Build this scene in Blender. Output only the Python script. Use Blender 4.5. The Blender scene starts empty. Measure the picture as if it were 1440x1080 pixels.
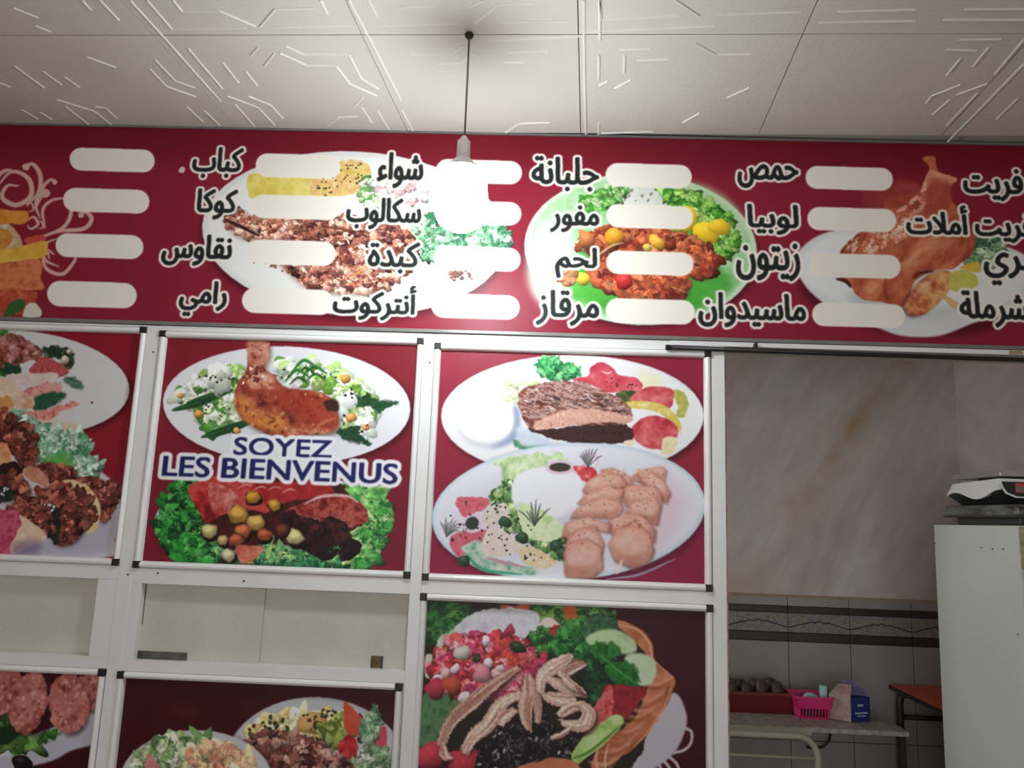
import bpy, bmesh, math, random
import numpy as np
from mathutils import Vector

# ------------------------------------------------------------------ camera, world, lights, exposure
EYE = 1.6
FOC = 1080.0            # focal length in pixels of the 1440 px wide frame
YAW, TILT, ROLL = (math.radians(a) for a in (1.9117, 9.5995, 2.1110))
SC = bpy.context.scene
COL = SC.collection

def camera_axes():
    cy, sy, ct, st = math.cos(YAW), math.sin(YAW), math.cos(TILT), math.sin(TILT)
    F = Vector((-sy * ct, cy * ct, st)); R0 = Vector((cy, sy, 0)); U0 = R0.cross(F)
    c, s = math.cos(ROLL), math.sin(ROLL)
    return c * R0 + s * U0, -s * R0 + c * U0, F

RX, UX, FX = camera_axes()
cam = bpy.data.cameras.new('camera'); cam.sensor_width = 36; cam.lens = 36 * FOC / 1440
cam.clip_start = 0.05
cam_o = bpy.data.objects.new('camera', cam); COL.objects.link(cam_o)
from mathutils import Matrix
m3 = Matrix((RX, UX, -FX)).transposed()
cam_o.matrix_world = Matrix.Translation((0, 0, EYE)) @ m3.to_4x4()
SC.camera = cam_o

def un(px, py, Y=2.3):
    """photo pixel -> point on the vertical plane at depth Y"""
    d = RX * ((px - 720) / FOC) - UX * ((py - 540) / FOC) + FX
    t = Y / d.y
    return Vector((d.x * t, Y, d.z * t + EYE))

def onz(px, py, z):
    """photo pixel -> point on the horizontal plane at height z"""
    d = RX * ((px - 720) / FOC) - UX * ((py - 540) / FOC) + FX
    t = (z - EYE) / d.z
    return Vector((d.x * t, d.y * t, z))

world = bpy.data.worlds.new('world'); SC.world = world; world.use_nodes = True
world.node_tree.nodes['Background'].inputs[0].default_value = (0.80, 0.88, 1.0, 1)
world.node_tree.nodes['Background'].inputs[1].default_value = 0.05

SC.view_settings.view_transform = 'Standard'
SC.view_settings.look = 'None'
SC.view_settings.gamma = 1
SC.view_settings.use_curve_mapping = False
SC.view_settings.exposure = 0.45

def area(name, loc, rot, size, energy, col):
    l = bpy.data.lights.new(name, 'AREA'); l.shape = 'RECTANGLE'; l.size, l.size_y = size
    l.energy = energy; l.color = col
    o = bpy.data.objects.new(name, l); COL.objects.link(o); o.location = loc; o.rotation_euler = rot
    return o
# broad fill added behind the camera, standing in for an unseen open shop front
area('rear_fill', (-0.2, -3.2, 1.35), (math.radians(90), 0, 0), (3.6, 2.3), 50, (1.0, 0.97, 0.94))
# weak fill added out of view to brighten the kitchen, beyond the partition
area('kitchen_fill', (-1.2, 2.85, 1.75), (math.radians(90), 0, math.radians(-84)), (0.8, 1.3), 9.0, (1.0, 0.98, 0.95))
BULB_EMIT = 80.0

# ------------------------------------------------------------------ painter for the flat prints
class Board:
    """Raster of a flat print. Drawing calls take zoom coordinates (set by .zoom) that are carried onto the wall plane."""
    RES = 900.0
    def __init__(s, x0, x1, z0, z1, bg, seed=1):
        s.x0, s.x1, s.z0, s.z1 = x0, x1, z0, z1
        s.w = int((x1 - x0) * s.RES); s.h = int((z1 - z0) * s.RES)
        s.a = np.empty((s.h, s.w, 3), np.float32); s.a[:] = np.array(bg, np.float32) / 255
        s.rng = np.random.default_rng(seed); s.zm = (0, 0, 1.0)
    def zoom(s, ox, oy, k): s.zm = (ox, oy, k)
    def px(s, p):
        ox, oy, k = s.zm
        v = un(ox + p[0] / k, oy + p[1] / k)
        return ((v.x - s.x0) * s.RES, (s.z1 - (v.z - EYE)) * s.RES)
    def unit(s):                      # canvas pixels per zoom pixel
        return 2.3 / FOC * s.RES / s.zm[2] * 1.0
    def noise(s, X, Y, cell, oct=3):
        out = np.zeros(X.shape, np.float32); amp = 1; tot = 0
        for o in range(oct):
            g = s.rng.random((64, 64)).astype(np.float32)
            u = X / cell; v = Y / cell
            iu = np.floor(u).astype(int); iv = np.floor(v).astype(int)
            fu = u - iu; fv = v - iv; fu = fu * fu * (3 - 2 * fu); fv = fv * fv * (3 - 2 * fv)
            a = g[iv % 64, iu % 64]; b = g[iv % 64, (iu + 1) % 64]; c = g[(iv + 1) % 64, iu % 64]; d = g[(iv + 1) % 64, (iu + 1) % 64]
            out += amp * ((a * (1 - fu) + b * fu) * (1 - fv) + (c * (1 - fu) + d * fu) * fv)
            tot += amp; amp *= 0.6; cell /= 2.1
        return np.clip((out / tot - 0.5) * 1.7 + 0.5, 0, 1)
    @staticmethod
    def blur(m, r):
        r = int(r)
        if r < 1: return m
        for ax in (0, 1):
            for _ in range(2):
                p = np.pad(m, [(r + 1, r) if i == ax else (0, 0) for i in range(m.ndim)], mode='edge')
                c = np.cumsum(p, axis=ax, dtype=np.float64)
                n = m.shape[ax]
                hi = np.take(c, range(2 * r + 1, 2 * r + 1 + n), axis=ax); lo = np.take(c, range(0, n), axis=ax)
                m = ((hi - lo) / (2 * r + 1)).astype(np.float32)
        return m
    @staticmethod
    def catmull(P, n=6):
        P = np.array(P, float); out = []
        N = len(P)
        for i in range(N):
            a, b, c, d = P[(i - 1) % N], P[i], P[(i + 1) % N], P[(i + 2) % N]
            for t in np.linspace(0, 1, n, endpoint=False):
                out.append(0.5 * (2 * b + (c - a) * t + (2 * a - 5 * b + 4 * c - d) * t * t + (3 * b - a - 3 * c + d) * t ** 3))
        return np.array(out)
    def mask(s, pts, smooth=True, soft=1, rough=0, cell=14, raw=False):
        P = np.array(pts if raw else [s.px(p) for p in pts])
        if smooth: P = s.catmull(P)
        pad = int(soft * 3 + rough + 3)
        X0 = max(0, int(P[:, 0].min()) - pad); X1 = min(s.w, int(P[:, 0].max()) + pad)
        Y0 = max(0, int(P[:, 1].min()) - pad); Y1 = min(s.h, int(P[:, 1].max()) + pad)
        if X1 <= X0 or Y1 <= Y0: return None
        ys, xs = np.mgrid[Y0:Y1, X0:X1].astype(np.float32)
        sx, sy = xs, ys
        if rough:
            sx = xs + (s.noise(xs, ys, cell) - 0.5) * 2 * rough; sy = ys + (s.noise(xs, ys, cell) - 0.5) * 2 * rough
        ins = np.zeros(xs.shape, bool)
        Q = np.roll(P, -1, axis=0)
        for (xa, ya), (xb, yb) in zip(P, Q):
            if ya == yb: continue
            lo, hi = min(ya, yb), max(ya, yb)
            if not rough:
                r0 = max(0, int(math.floor(lo)) - Y0 - 1); r1 = min(ins.shape[0], int(math.ceil(hi)) - Y0 + 2)
                if r1 <= r0: continue
                yy = sy[r0:r1]; xx = sx[r0:r1]
                ins[r0:r1] ^= ((yy >= lo) & (yy < hi)) & (xx < (xb - xa) * (yy - ya) / (yb - ya) + xa)
            else:
                ins ^= ((sy >= lo) & (sy < hi)) & (sx < (xb - xa) * (sy - ya) / (yb - ya) + xa)
        return s.blur(ins.astype(np.float32), soft), X0, Y0, X1, Y1, xs, ys
    def fill(s, pts, cols, cell=16, smooth=True, soft=1, rough=0, alpha=1.0, ang=0, stretch=1, grad=None, bias=0, raw=False):
        """cols: one colour or a palette spread by noise. grad=(top_gain,bottom_gain)."""
        r = s.mask(pts, smooth, soft, rough, max(6, cell), raw)
        if r is None: return
        m, X0, Y0, X1, Y1, xs, ys = r
        if not isinstance(cols, list): cols = [cols]
        C = np.array(cols, np.float32) / 255
        if len(C) == 1: c = np.broadcast_to(C[0], m.shape + (3,)).copy()
        else:
            ca, sa = math.cos(ang), math.sin(ang)
            n = s.noise((xs * ca + ys * sa) / stretch, -xs * sa + ys * ca, cell, 4)
            t = np.clip(n + bias, 0, 0.9999) * (len(C) - 1); i = t.astype(int); f = (t - i)[..., None]
            c = C[i] * (1 - f) + C[np.minimum(i + 1, len(C) - 1)] * f
        if grad:
            g = np.linspace(grad[0], grad[1], m.shape[0], dtype=np.float32)[:, None, None]; c = c * g
        m = (m * alpha)[..., None]
        s.a[Y0:Y1, X0:X1] = s.a[Y0:Y1, X0:X1] * (1 - m) + np.clip(c, 0, 1) * m
    def ellipse(s, cx, cy, rx, ry, cols, rot=0, **k):
        c, n = math.cos(math.radians(rot)), math.sin(math.radians(rot))
        pts = [(cx + rx * math.cos(t) * c - ry * math.sin(t) * n, cy + rx * math.cos(t) * n + ry * math.sin(t) * c) for t in np.linspace(0, 2 * math.pi, 48, endpoint=False)]
        s.fill(pts, cols, smooth=False, **k)
    def plate(s, cx, cy, rx, ry, rot=0, col=(232, 234, 238), rim=(205, 210, 220), shade=True, inner=0.72):
        if shade: s.ellipse(cx + 0.02 * rx, cy + 0.05 * ry, rx * 1.01, ry * 1.01, (60, 8, 18), rot, soft=7, alpha=.75)
        s.ellipse(cx, cy, rx, ry, [rim, col, col], rot, cell=150, soft=1)
        s.ellipse(cx, cy, rx * .97, ry * .965, col, rot, soft=3)
        if inner:
            s.ellipse(cx, cy, rx * inner, ry * inner, rim, rot, soft=6, alpha=.5)
            s.ellipse(cx, cy + ry * .02, rx * inner * .97, ry * inner * .96, col, rot, soft=6, alpha=.9)
    def blob(s, cx, cy, r, el, ang, col, hl=0.35, dk=0.45, irr=0.12, raw=False, soft=0.12, alpha=1.0):
        if not raw: (cx, cy), r = s.px((cx, cy)), r * s.unit()
        R = r * max(1, el) * 1.4 + 2
        X0, X1, Y0, Y1 = max(0, int(cx - R)), min(s.w, int(cx + R) + 1), max(0, int(cy - R)), min(s.h, int(cy + R) + 1)
        if X1 <= X0 or Y1 <= Y0: return
        ys, xs = np.mgrid[Y0:Y1, X0:X1].astype(np.float32); dx = xs - cx; dy = ys - cy
        c, n = math.cos(ang), math.sin(ang)
        u = (dx * c + dy * n) / (r * el); v = (-dx * n + dy * c) / r
        th = np.arctan2(v, u); ph = s.rng.random(4) * 6.28
        k = 1 + irr * (np.sin(2 * th + ph[0]) * .5 + np.sin(3 * th + ph[1]) * .5 + np.sin(4 * th + ph[2]) * .35 + np.sin(6 * th + ph[3]) * .15)
        d = np.sqrt(u * u + v * v) / k
        sf = max(soft, 1.2 / r)
        m = np.clip((1 - d) / sf + .5, 0, 1) * alpha
        lit = np.clip(-(dx * .45 + dy * .9) / (r * max(1, el)), -1, 1)
        g = 1 + hl * np.clip(lit, 0, 1) - dk * np.clip(-lit, 0, 1) - dk * .5 * np.clip(d, 0, 1) ** 3
        col = np.array(col, np.float32) / 255
        cc = col * g[..., None]
        if hl > 0.2:
            sp = np.exp(-(((u + .25) * 2.6) ** 2 + ((v + .35) * 3.2) ** 2))[..., None] * (hl - .2) * 1.3
            cc = cc * (1 - sp) + sp
        m = m[..., None]
        s.a[Y0:Y1, X0:X1] = s.a[Y0:Y1, X0:X1] * (1 - m) + np.clip(cc, 0, 1) * m
    def grain(s, pts, amp=.35, cell=9, disp=.9, raw=False):
        """uneven printed texture over an area: breaks up the shapes below it"""
        r = s.mask(pts, soft=3, smooth=not raw, raw=raw)
        if r is None: return
        m, X0, Y0, X1, Y1, xs, ys = r
        # small random shifts of the picture, then a gain
        dx = (s.noise(xs, ys, cell, 2) - .5) * cell * disp * 1.4; dy = (s.noise(xs, ys, cell, 2) - .5) * cell * disp * 1.4
        ix = np.clip((xs + dx).astype(int), 0, s.w - 1); iy = np.clip((ys + dy).astype(int), 0, s.h - 1)
        c = s.a[iy, ix] * (1 + (s.noise(xs, ys, cell * .8, 3) - .5)[..., None] * 2 * amp)
        m = m[..., None]; s.a[Y0:Y1, X0:X1] = s.a[Y0:Y1, X0:X1] * (1 - m) + np.clip(c, 0, 1) * m
    def scatter(s, pts, n, size, pal, el=(1, 1.6), ang=None, **k):
        k2 = size[1] * s.unit()
        s._scatter(pts, n, size, pal, el, ang, **k)
        if n > 35 and size[1] > 8: s.grain(pts, .22, max(5, k2 * .75))
    def _scatter(s, pts, n, size, pal, el=(1, 1.6), ang=None, **k):
        r = s.mask(pts)
        if r is None: return
        m, X0, Y0, X1, Y1, _, _ = r
        idx = np.argwhere(m > .5)
        if not len(idx): return
        q = s.unit()
        pick = idx[s.rng.integers(0, len(idx), n)]
        pick = pick[np.argsort(pick[:, 0])]
        for yy, xx in pick:
            col = np.array(pal[s.rng.integers(len(pal))], float) * (0.88 + .24 * s.rng.random())
            a = s.rng.random() * 3.14 if ang is None else ang + (s.rng.random() - .5) * .7
            s.blob(X0 + xx, Y0 + yy, (size[0] + (size[1] - size[0]) * s.rng.random()) * q, el[0] + (el[1] - el[0]) * s.rng.random(), a, np.clip(col, 0, 255), raw=True, **k)
    def stroke(s, pts, w, col, taper=True, soft=1, alpha=1.0, raw=False):
        P = np.array(pts if raw else [s.px(p) for p in pts], float); ww = w if raw else w * s.unit()
        if len(P) > 2:                                   # smooth open curve
            E = np.vstack([2 * P[0] - P[1], P, 2 * P[-1] - P[-2]]); out = []
            for i in range(1, len(E) - 2):
                a, b, c, d = E[i - 1], E[i], E[i + 1], E[i + 2]
                for t in np.linspace(0, 1, 7, endpoint=False):
                    out.append(0.5 * (2 * b + (c - a) * t + (2 * a - 5 * b + 4 * c - d) * t * t + (3 * b - a - 3 * c + d) * t ** 3))
            P = np.array(out + [P[-1]])
        T = np.gradient(P, axis=0); L = np.hypot(T[:, 0], T[:, 1])[:, None] + 1e-6; N = np.stack([-T[:, 1], T[:, 0]], 1) / L
        k = np.sin(np.linspace(0.12, math.pi - .12, len(P))) ** .6 if taper else np.ones(len(P))
        A = P + N * k[:, None] * ww / 2; B = P - N * k[:, None] * ww / 2
        s.fill(list(map(tuple, np.vstack([A, B[::-1]]))), col, smooth=False, soft=soft, alpha=alpha, raw=True)
    def leaf(s, pts, greens, cell=9, rough=5, vein=None):
        s.fill(pts, [tuple(c * .35 for c in greens[0])], rough=rough, soft=2, alpha=.5)
        s.fill(pts, greens, cell=cell, rough=rough)
        if vein: s.stroke(vein, 5, tuple(min(255, c * 1.35 + 20) for c in greens[-1]), alpha=.7)
    def frill(s, pts, n, greens, size=(10, 22)):
        """frilly lettuce: crowded dark and light curls"""
        s.fill(pts, [greens[0], greens[len(greens) // 2]], cell=12, rough=8)
        s.scatter(pts, n, size, greens, el=(1.1, 2.6), hl=.25, dk=.55, irr=.25)
        r = s.mask(pts)
        m, X0, Y0 = r[0], r[1], r[2]; idx = np.argwhere(m > .5); q = s.unit()
        for yy, xx in idx[s.rng.integers(0, len(idx), n // 2)]:
            a = s.rng.random() * 6.28; L = size[1] * q * .9; c = np.array([X0 + xx, Y0 + yy], float)
            d = np.array([math.cos(a), math.sin(a)]); e = np.array([-d[1], d[0]]) * (s.rng.random() - .5) * L
            lc = np.clip(np.array(greens[-1]) * 1.15 + 12, 0, 255)
            s.stroke([c - d * L * .6, c + e * .6, c + d * L * .6], 3.2 * q, tuple(lc), alpha=.6, raw=True)
    def pill(s, x0, y0, x1, y1):
        r = (y1 - y0) / 2; yc = (y0 + y1) / 2; sl = 0.022
        pts = []
        for t in np.linspace(-math.pi / 2, math.pi / 2, 12): pts.append((x1 - r + r * math.cos(t), yc + (x1 - x0) / 2 * sl + r * math.sin(t)))
        for t in np.linspace(math.pi / 2, 3 * math.pi / 2, 12): pts.append((x0 + r + r * math.cos(t), yc - (x1 - x0) / 2 * sl + r * math.sin(t)))
        s.fill(pts, (236, 230, 218), smooth=False, soft=1)
    def word(s, text, bl, tr, ink, bold=2.0, outline=9.0, halo=(240, 238, 230), xb=1.0):
        """rasterise real glyph outlines into the print, thickened and with a light sticker edge"""
        cu = bpy.data.curves.new('glyphs', 'FONT'); cu.body = text; cu.size = 1; cu.resolution_u = 4; cu.fill_mode = 'NONE'
        o = bpy.data.objects.new('glyphs', cu); COL.objects.link(o); bpy.context.view_layer.update()
        me = o.to_mesh()
        V = np.array([v.co[:2] for v in me.vertices]); T = np.array([e.vertices[:] for e in me.edges])
        o.to_mesh_clear(); bpy.data.objects.remove(o); bpy.data.curves.remove(cu)
        mn, mx = V.min(0), V.max(0)
        (bx, by), (tx, ty) = s.px(bl), s.px(tr)
        W = tx - bx - 2 * bold; H = by - ty - 2 * bold
        P = (V - mn) / (mx - mn); P[:, 0] = bx + bold + P[:, 0] * W; P[:, 1] = by - bold - P[:, 1] * H
        pad = int(bold + outline + 6)
        X0, X1, Y0, Y1 = int(bx) - pad, int(tx) + pad, int(ty) - pad, int(by) + pad
        ss = 1
        m = np.zeros((Y1 - Y0, X1 - X0), bool)
        # outline loops (closed chains of edges), filled by winding number so overlapping strokes stay solid
        nb = {}
        for i, j in T.tolist(): nb.setdefault(i, []).append(j); nb.setdefault(j, []).append(i)
        ys, xs = np.mgrid[0:m.shape[0], 0:m.shape[1]].astype(np.float32); wn = np.zeros(m.shape, np.int16); seen = set()
        for st in sorted(nb):
            if st in seen: continue
            loop = [st]; seen.add(st); cur = st; nxt = st + 1 if st + 1 in nb[st] else nb[st][0]
            while nxt is not None and nxt not in seen:
                loop.append(nxt); seen.add(nxt); cur = nxt
                c = [k for k in nb[cur] if k not in seen]; nxt = c[0] if c else None
            Q = P[loop] - (X0, Y0)
            for (xa, ya), (xe, yb) in zip(Q, np.roll(Q, -1, axis=0)):
                if ya == yb: continue
                lo, hi = min(ya, yb), max(ya, yb); r0 = max(0, int(lo) - 1); r1 = min(m.shape[0], int(hi) + 2)
                yy = ys[r0:r1]; hit = (yy >= lo) & (yy < hi) & (xs[r0:r1] < (xe - xa) * (yy - ya) / (yb - ya) + xa)
                wn[r0:r1] += np.where(hit, 1 if yb > ya else -1, 0).astype(np.int16)
        m = wn != 0
        def dil(m, r, rx=1.0):
            out = m.copy()
            for dy in range(-int(r), int(r) + 1):
                wx = int(round(math.sqrt(max(0, r * r - dy * dy)) * rx))
                row = m
                acc = m.copy()
                for dx in range(1, wx + 1):
                    acc[:, dx:] |= m[:, :-dx]; acc[:, :-dx] |= m[:, dx:]
                if dy > 0: out[dy:] |= acc[:-dy]
                elif dy < 0: out[:dy] |= acc[-dy:]
                else: out |= acc
            return out
        mb = dil(m, bold, xb); mh = dil(mb, outline)
        for mm, col in ((mh, halo), (mb, ink)):
            f = s.blur(mm.astype(np.float32), 1)
            cx0, cy0 = max(0, -X0), max(0, -Y0); cx1 = min(X1, s.w) - X0; cy1 = min(Y1, s.h) - Y0
            if cx1 <= cx0: continue
            f = f[cy0:cy1, cx0:cx1, None]
            A = s.a[Y0 + cy0:Y0 + cy1, X0 + cx0:X0 + cx1]
            A[:] = A * (1 - f) + np.array(col, np.float32) / 255 * f
    def image(s, name):
        img = bpy.data.images.new(name, s.w, s.h)
        buf = np.ones((s.h, s.w, 4), np.float32); buf[..., :3] = np.clip(s.blur(s.a, 1)[::-1] * .6 + s.a[::-1] * .4, 0, 1)
        img.pixels.foreach_set(buf.ravel()); img.update(); img.pack()
        return img

FORMS = {}
for ch, base, n in (('ا', 0xFE8D, 2), ('أ', 0xFE83, 2), ('ب', 0xFE8F, 4), ('ة', 0xFE93, 2), ('ت', 0xFE95, 4), ('ج', 0xFE9D, 4), ('ح', 0xFEA1, 4),
                    ('د', 0xFEA9, 2), ('ر', 0xFEAD, 2), ('ز', 0xFEAF, 2), ('س', 0xFEB1, 4), ('ش', 0xFEB5, 4), ('ص', 0xFEB9, 4), ('ء', 0xFE80, 1),
                    ('ف', 0xFED1, 4), ('ق', 0xFED5, 4), ('ك', 0xFED9, 4), ('ل', 0xFEDD, 4), ('م', 0xFEE1, 4), ('ن', 0xFEE5, 4), ('و', 0xFEED, 2),
                    ('ي', 0xFEF1, 4), ('ﻻ', 0xFEFB, 2)):
    FORMS[ch] = (base, n)
def shape_arabic(t):
    t = t.replace('لا', 'ﻻ'); out = []
    for i, c in enumerate(t):
        if c not in FORMS: out.append(c); continue
        base, n = FORMS[c]
        prev = i > 0 and t[i - 1] in FORMS and FORMS[t[i - 1]][1] == 4 and n > 1
        nxt = i + 1 < len(t) and t[i + 1] in FORMS and FORMS[t[i + 1]][1] > 1 and n == 4
        if not prev and not nxt and c != 'ﻻ': out.append(c); continue
        out.append(chr(base + (3 if prev and nxt else 1 if prev else 2 if nxt else 0)))
    return ''.join(reversed(out))

RED = (130, 30, 44)
GREENS = [(18, 70, 30), (35, 110, 45), (80, 150, 60), (140, 190, 90)]
PALEG = [(90, 140, 80), (150, 190, 120), (200, 222, 170), (232, 240, 215)]
MEAT = [(70, 30, 26), (125, 60, 48), (170, 95, 75), (205, 140, 115)]
TOM = [(150, 25, 35), (195, 45, 55), (215, 80, 85), (235, 140, 135)]

def paint_welcome():
    b = Board(-1.165, -0.36, -0.19, 0.52, RED, 3); b.zoom(180, 450, 2.918)
    b.fill([(-50, 500), (1300, 480), (1300, 1100), (-50, 1100)], (110, 14, 40), soft=30, smooth=False, alpha=.35)
    b.plate(650, 350, 508, 243, 2, inner=0)
    b.ellipse(640, 350, 400, 175, (214, 218, 226), 2, soft=14, alpha=.5)
    left = [(210, 290), (330, 210), (440, 180), (500, 230), (450, 320), (470, 450), (400, 470), (320, 440), (240, 350)]
    b.scatter(left, 90, (14, 30), [(225, 235, 215), (200, 218, 175), (150, 185, 100), (80, 130, 60), (215, 225, 200)], el=(1, 2.2), dk=.3)
    for y0, sx in ((330, 240), (360, 180), (455, 330), (470, 300)):
        b.stroke([(sx, y0 + 10), (sx + 110, y0 - 20), (sx + 190, y0 - 45)], 30, (30, 75, 40)); b.stroke([(sx + 5, y0 + 8), (sx + 110, y0 - 24)], 8, (90, 140, 80))
    b.scatter([(330, 210), (400, 205), (410, 280), (340, 270)], 10, (18, 30), [(225, 228, 215), (190, 196, 180)], dk=.3)
    right = [(600, 210), (700, 165), (800, 190), (900, 240), (1000, 290), (1005, 420), (960, 470), (880, 420), (850, 300), (760, 270), (660, 270)]
    b.scatter(right, 110, (14, 34), [(228, 236, 220), (170, 200, 120), (110, 160, 60), (205, 220, 190), (240, 240, 235)], el=(1, 2), dk=.28)
    for c in ((720, 200), (690, 240), (760, 225)):
        b.stroke([(c[0] - 50, c[1] + 15), (c[0], c[1] - 35), (c[0] + 55, c[1] - 5)], 14, (50, 120, 45)); b.stroke([(c[0] - 30, c[1] + 25), (c[0] + 10, c[1] - 5), (c[0] + 50, c[1] + 25)], 9, (25, 70, 30))
    for x, y, r in ((290, 385, 17), (890, 240, 20), (915, 400, 20), (975, 440, 14), (445, 455, 15), (215, 310, 12)): b.blob(x, y, r, 1.1, 0, (232, 165, 80))
    b.leaf([(915, 305), (960, 315), (985, 300), (1010, 325), (1110, 338), (1060, 358), (1030, 380), (990, 352), (940, 355)], [(20, 60, 35), (35, 90, 45)], vein=[(930, 330), (1090, 342)])
    b.leaf([(855, 455), (905, 440), (955, 432), (940, 460), (990, 500), (985, 512), (920, 498), (880, 485)], [(20, 55, 40), (40, 90, 55)])
    b.blob(900, 330, 40, 1, 0, (240, 243, 240), hl=.2, dk=.15); b.blob(870, 380, 30, 1, 0, (236, 240, 236), hl=.2, dk=.15)
    b.scatter(right + left, 60, (2.5, 5), [(40, 45, 35), (60, 50, 30)], hl=0, dk=0)
    leg = [(487, 90), (530, 82), (576, 92), (578, 140), (560, 195), (605, 235), (655, 282), (760, 290), (835, 325), (862, 392), (852, 450), (760, 468), (600, 472), (520, 440), (462, 395), (438, 335), (445, 265), (482, 205), (492, 150)]
    b.fill([(x + 8, y + 14) for x, y in leg], (60, 45, 35), soft=6, alpha=.6)
    b.fill(leg, [(92, 34, 26), (150, 62, 44), (178, 90, 62), (214, 150, 122)], cell=24, rough=3)
    b.fill([(445, 330), (470, 300), (540, 390), (640, 400), (640, 465), (540, 440), (470, 400)], [(190, 110, 50), (225, 150, 75), (205, 125, 60)], cell=26, soft=9, alpha=.85)
    b.fill([(600, 300), (700, 292), (800, 320), (850, 380), (780, 440), (680, 380), (620, 350)], [(130, 35, 28), (165, 60, 42), (150, 50, 36)], cell=14, soft=8, alpha=.8)
    b.fill([(500, 215), (560, 210), (610, 250), (560, 260), (480, 250)], [(225, 180, 155), (205, 140, 115)], soft=8, alpha=.8)
    b.fill([(490, 95), (530, 86), (573, 96), (570, 180), (500, 185)], [(165, 80, 62), (205, 140, 120), (225, 175, 155)], cell=16, soft=3, alpha=.85)
    b.scatter([(480, 200), (560, 200), (560, 250), (470, 260)], 18, (4, 8), [(110, 50, 50), (235, 200, 190)], hl=0, dk=0)
    b.stroke([(560, 385), (600, 410), (570, 425)], 12, (150, 80, 45)); b.stroke([(760, 455), (800, 420), (855, 400)], 16, (200, 110, 80), alpha=.8)
    b.fill([(800, 340), (830, 322), (862, 345), (855, 375), (820, 365)], (60, 35, 28), rough=3, soft=2)
    b.scatter(leg, 60, (3, 8), [(235, 180, 150), (120, 50, 35), (90, 30, 25)], hl=0, dk=0, alpha=.6)
    # lower dish
    b.ellipse(592, 850, 480, 215, (52, 6, 16), soft=8, alpha=.6)
    b.ellipse(590, 838, 484, 222, (226, 230, 234)); b.ellipse(590, 835, 440, 190, (70, 40, 30), soft=4)
    b.fill([(250, 680), (450, 640), (950, 690), (985, 830), (940, 990), (700, 1000), (520, 990), (330, 880)], [(38, 14, 14), (75, 25, 20), (50, 20, 18)], cell=20, rough=5)
    b.frill([(205, 655), (262, 660), (262, 740), (300, 820), (350, 890), (385, 990), (230, 990), (165, 930), (120, 850), (150, 740)], 160, [(12, 66, 26), (28, 120, 44), (46, 150, 58), (92, 180, 86)])
    b.frill([(890, 670), (1000, 675), (1050, 730), (1075, 830), (1040, 920), (985, 1005), (860, 1010), (920, 930), (955, 850), (990, 790), (940, 720)], 150, [(30, 110, 45), (70, 160, 70), (120, 190, 100), (175, 215, 140)])
    b.frill([(370, 900), (390, 985), (560, 1000), (760, 1012), (900, 1000), (880, 965), (760, 950), (620, 925), (540, 920), (470, 990)], 110, [(20, 90, 50), (60, 140, 90), (120, 185, 120), (180, 215, 130)], size=(9, 18))
    b.fill([(245, 690), (330, 650), (430, 640), (520, 655), (640, 690), (650, 740), (560, 790), (440, 770), (330, 830), (290, 790)], [(120, 22, 26), (180, 40, 42), (205, 80, 75), (180, 45, 45)], cell=30, rough=4)
    b.fill([(340, 665), (430, 700), (455, 760), (370, 800), (330, 740)], [(225, 160, 150), (190, 80, 75), (160, 50, 50)], cell=26, rough=3)
    b.fill([(560, 680), (700, 660), (820, 670), (830, 720), (700, 740), (600, 740)], [(150, 28, 34), (190, 55, 55)], cell=30, rough=4)
    for x, y in ((480, 680), (600, 690), (660, 700), (540, 690)): b.stroke([(x - 30, y + 10), (x, y - 6), (x + 30, y)], 7, (235, 190, 180), alpha=.7)
    rib = [(640, 790), (720, 745), (800, 710), (900, 725), (960, 760), (985, 820), (950, 840), (880, 850), (800, 830), (720, 800)]
    b.fill(rib, [(90, 20, 22), (150, 45, 42), (190, 95, 85), (110, 26, 26)], cell=18, rough=4)
    b.stroke([(720, 755), (800, 722), (900, 722), (945, 750)], 13, (232, 200, 195), alpha=.85); b.stroke([(700, 800), (780, 820), (860, 845)], 9, (220, 180, 175), alpha=.6)
    b.scatter([(650, 800), (880, 850), (920, 960), (790, 960), (700, 900)], 40, (14, 30), [(45, 16, 16), (70, 28, 24), (30, 10, 12)], hl=.2)
    for x, y, r, c in ((510, 725, 30, (225, 150, 50)), (600, 758, 26, (226, 160, 60)), (455, 800, 42, (224, 165, 70)), (525, 830, 38, (235, 185, 90)), (330, 865, 33, (236, 215, 140)), (385, 902, 24, (225, 190, 130)), (465, 865, 34, (214, 120, 70)), (555, 880, 30, (200, 95, 55)), (682, 890, 36, (238, 222, 150)), (410, 965, 28, (230, 215, 180)), (630, 860, 26, (120, 55, 40)), (440, 900, 30, (200, 100, 70))):
        b.blob(x + 4, y + 7, r * 1.05, 1.15, .5, (40, 18, 14), hl=0); 
        k0 = b.rng.random() * 6.28; kp = [(x + r * 1.12 * (.8 + .4 * b.rng.random()) * math.cos(k0 + t), y + r * (.8 + .4 * b.rng.random()) * math.sin(k0 + t)) for t in (0, 1.0, 2.2, 3.1, 4.3, 5.3)]
        b.fill(kp, [tuple(v * .72 for v in c), c], cell=18, smooth=False, soft=2, grad=(1.12, .72)); b.fill([(x + (u - x) * .6 - 3, y + (v - y) * .45 - r * .25) for u, v in kp], tuple(min(255, v * 1.12 + 14) for v in c), soft=3, alpha=.7)
    b.fill([(440, 925), (540, 930), (555, 950), (490, 995), (460, 990)], [(190, 70, 60), (225, 150, 120)], cell=18, rough=3)
    b.word('SOYEZ', (430, 553), (838, 492), (30, 32, 94), bold=1.2, outline=11, halo=(240, 240, 244))
    b.word('LES BIENVENUS', (137, 640), (1108, 588), (30, 32, 94), bold=1.6, outline=11, halo=(240, 240, 244))
    return b.image('print_welcome')

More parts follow.
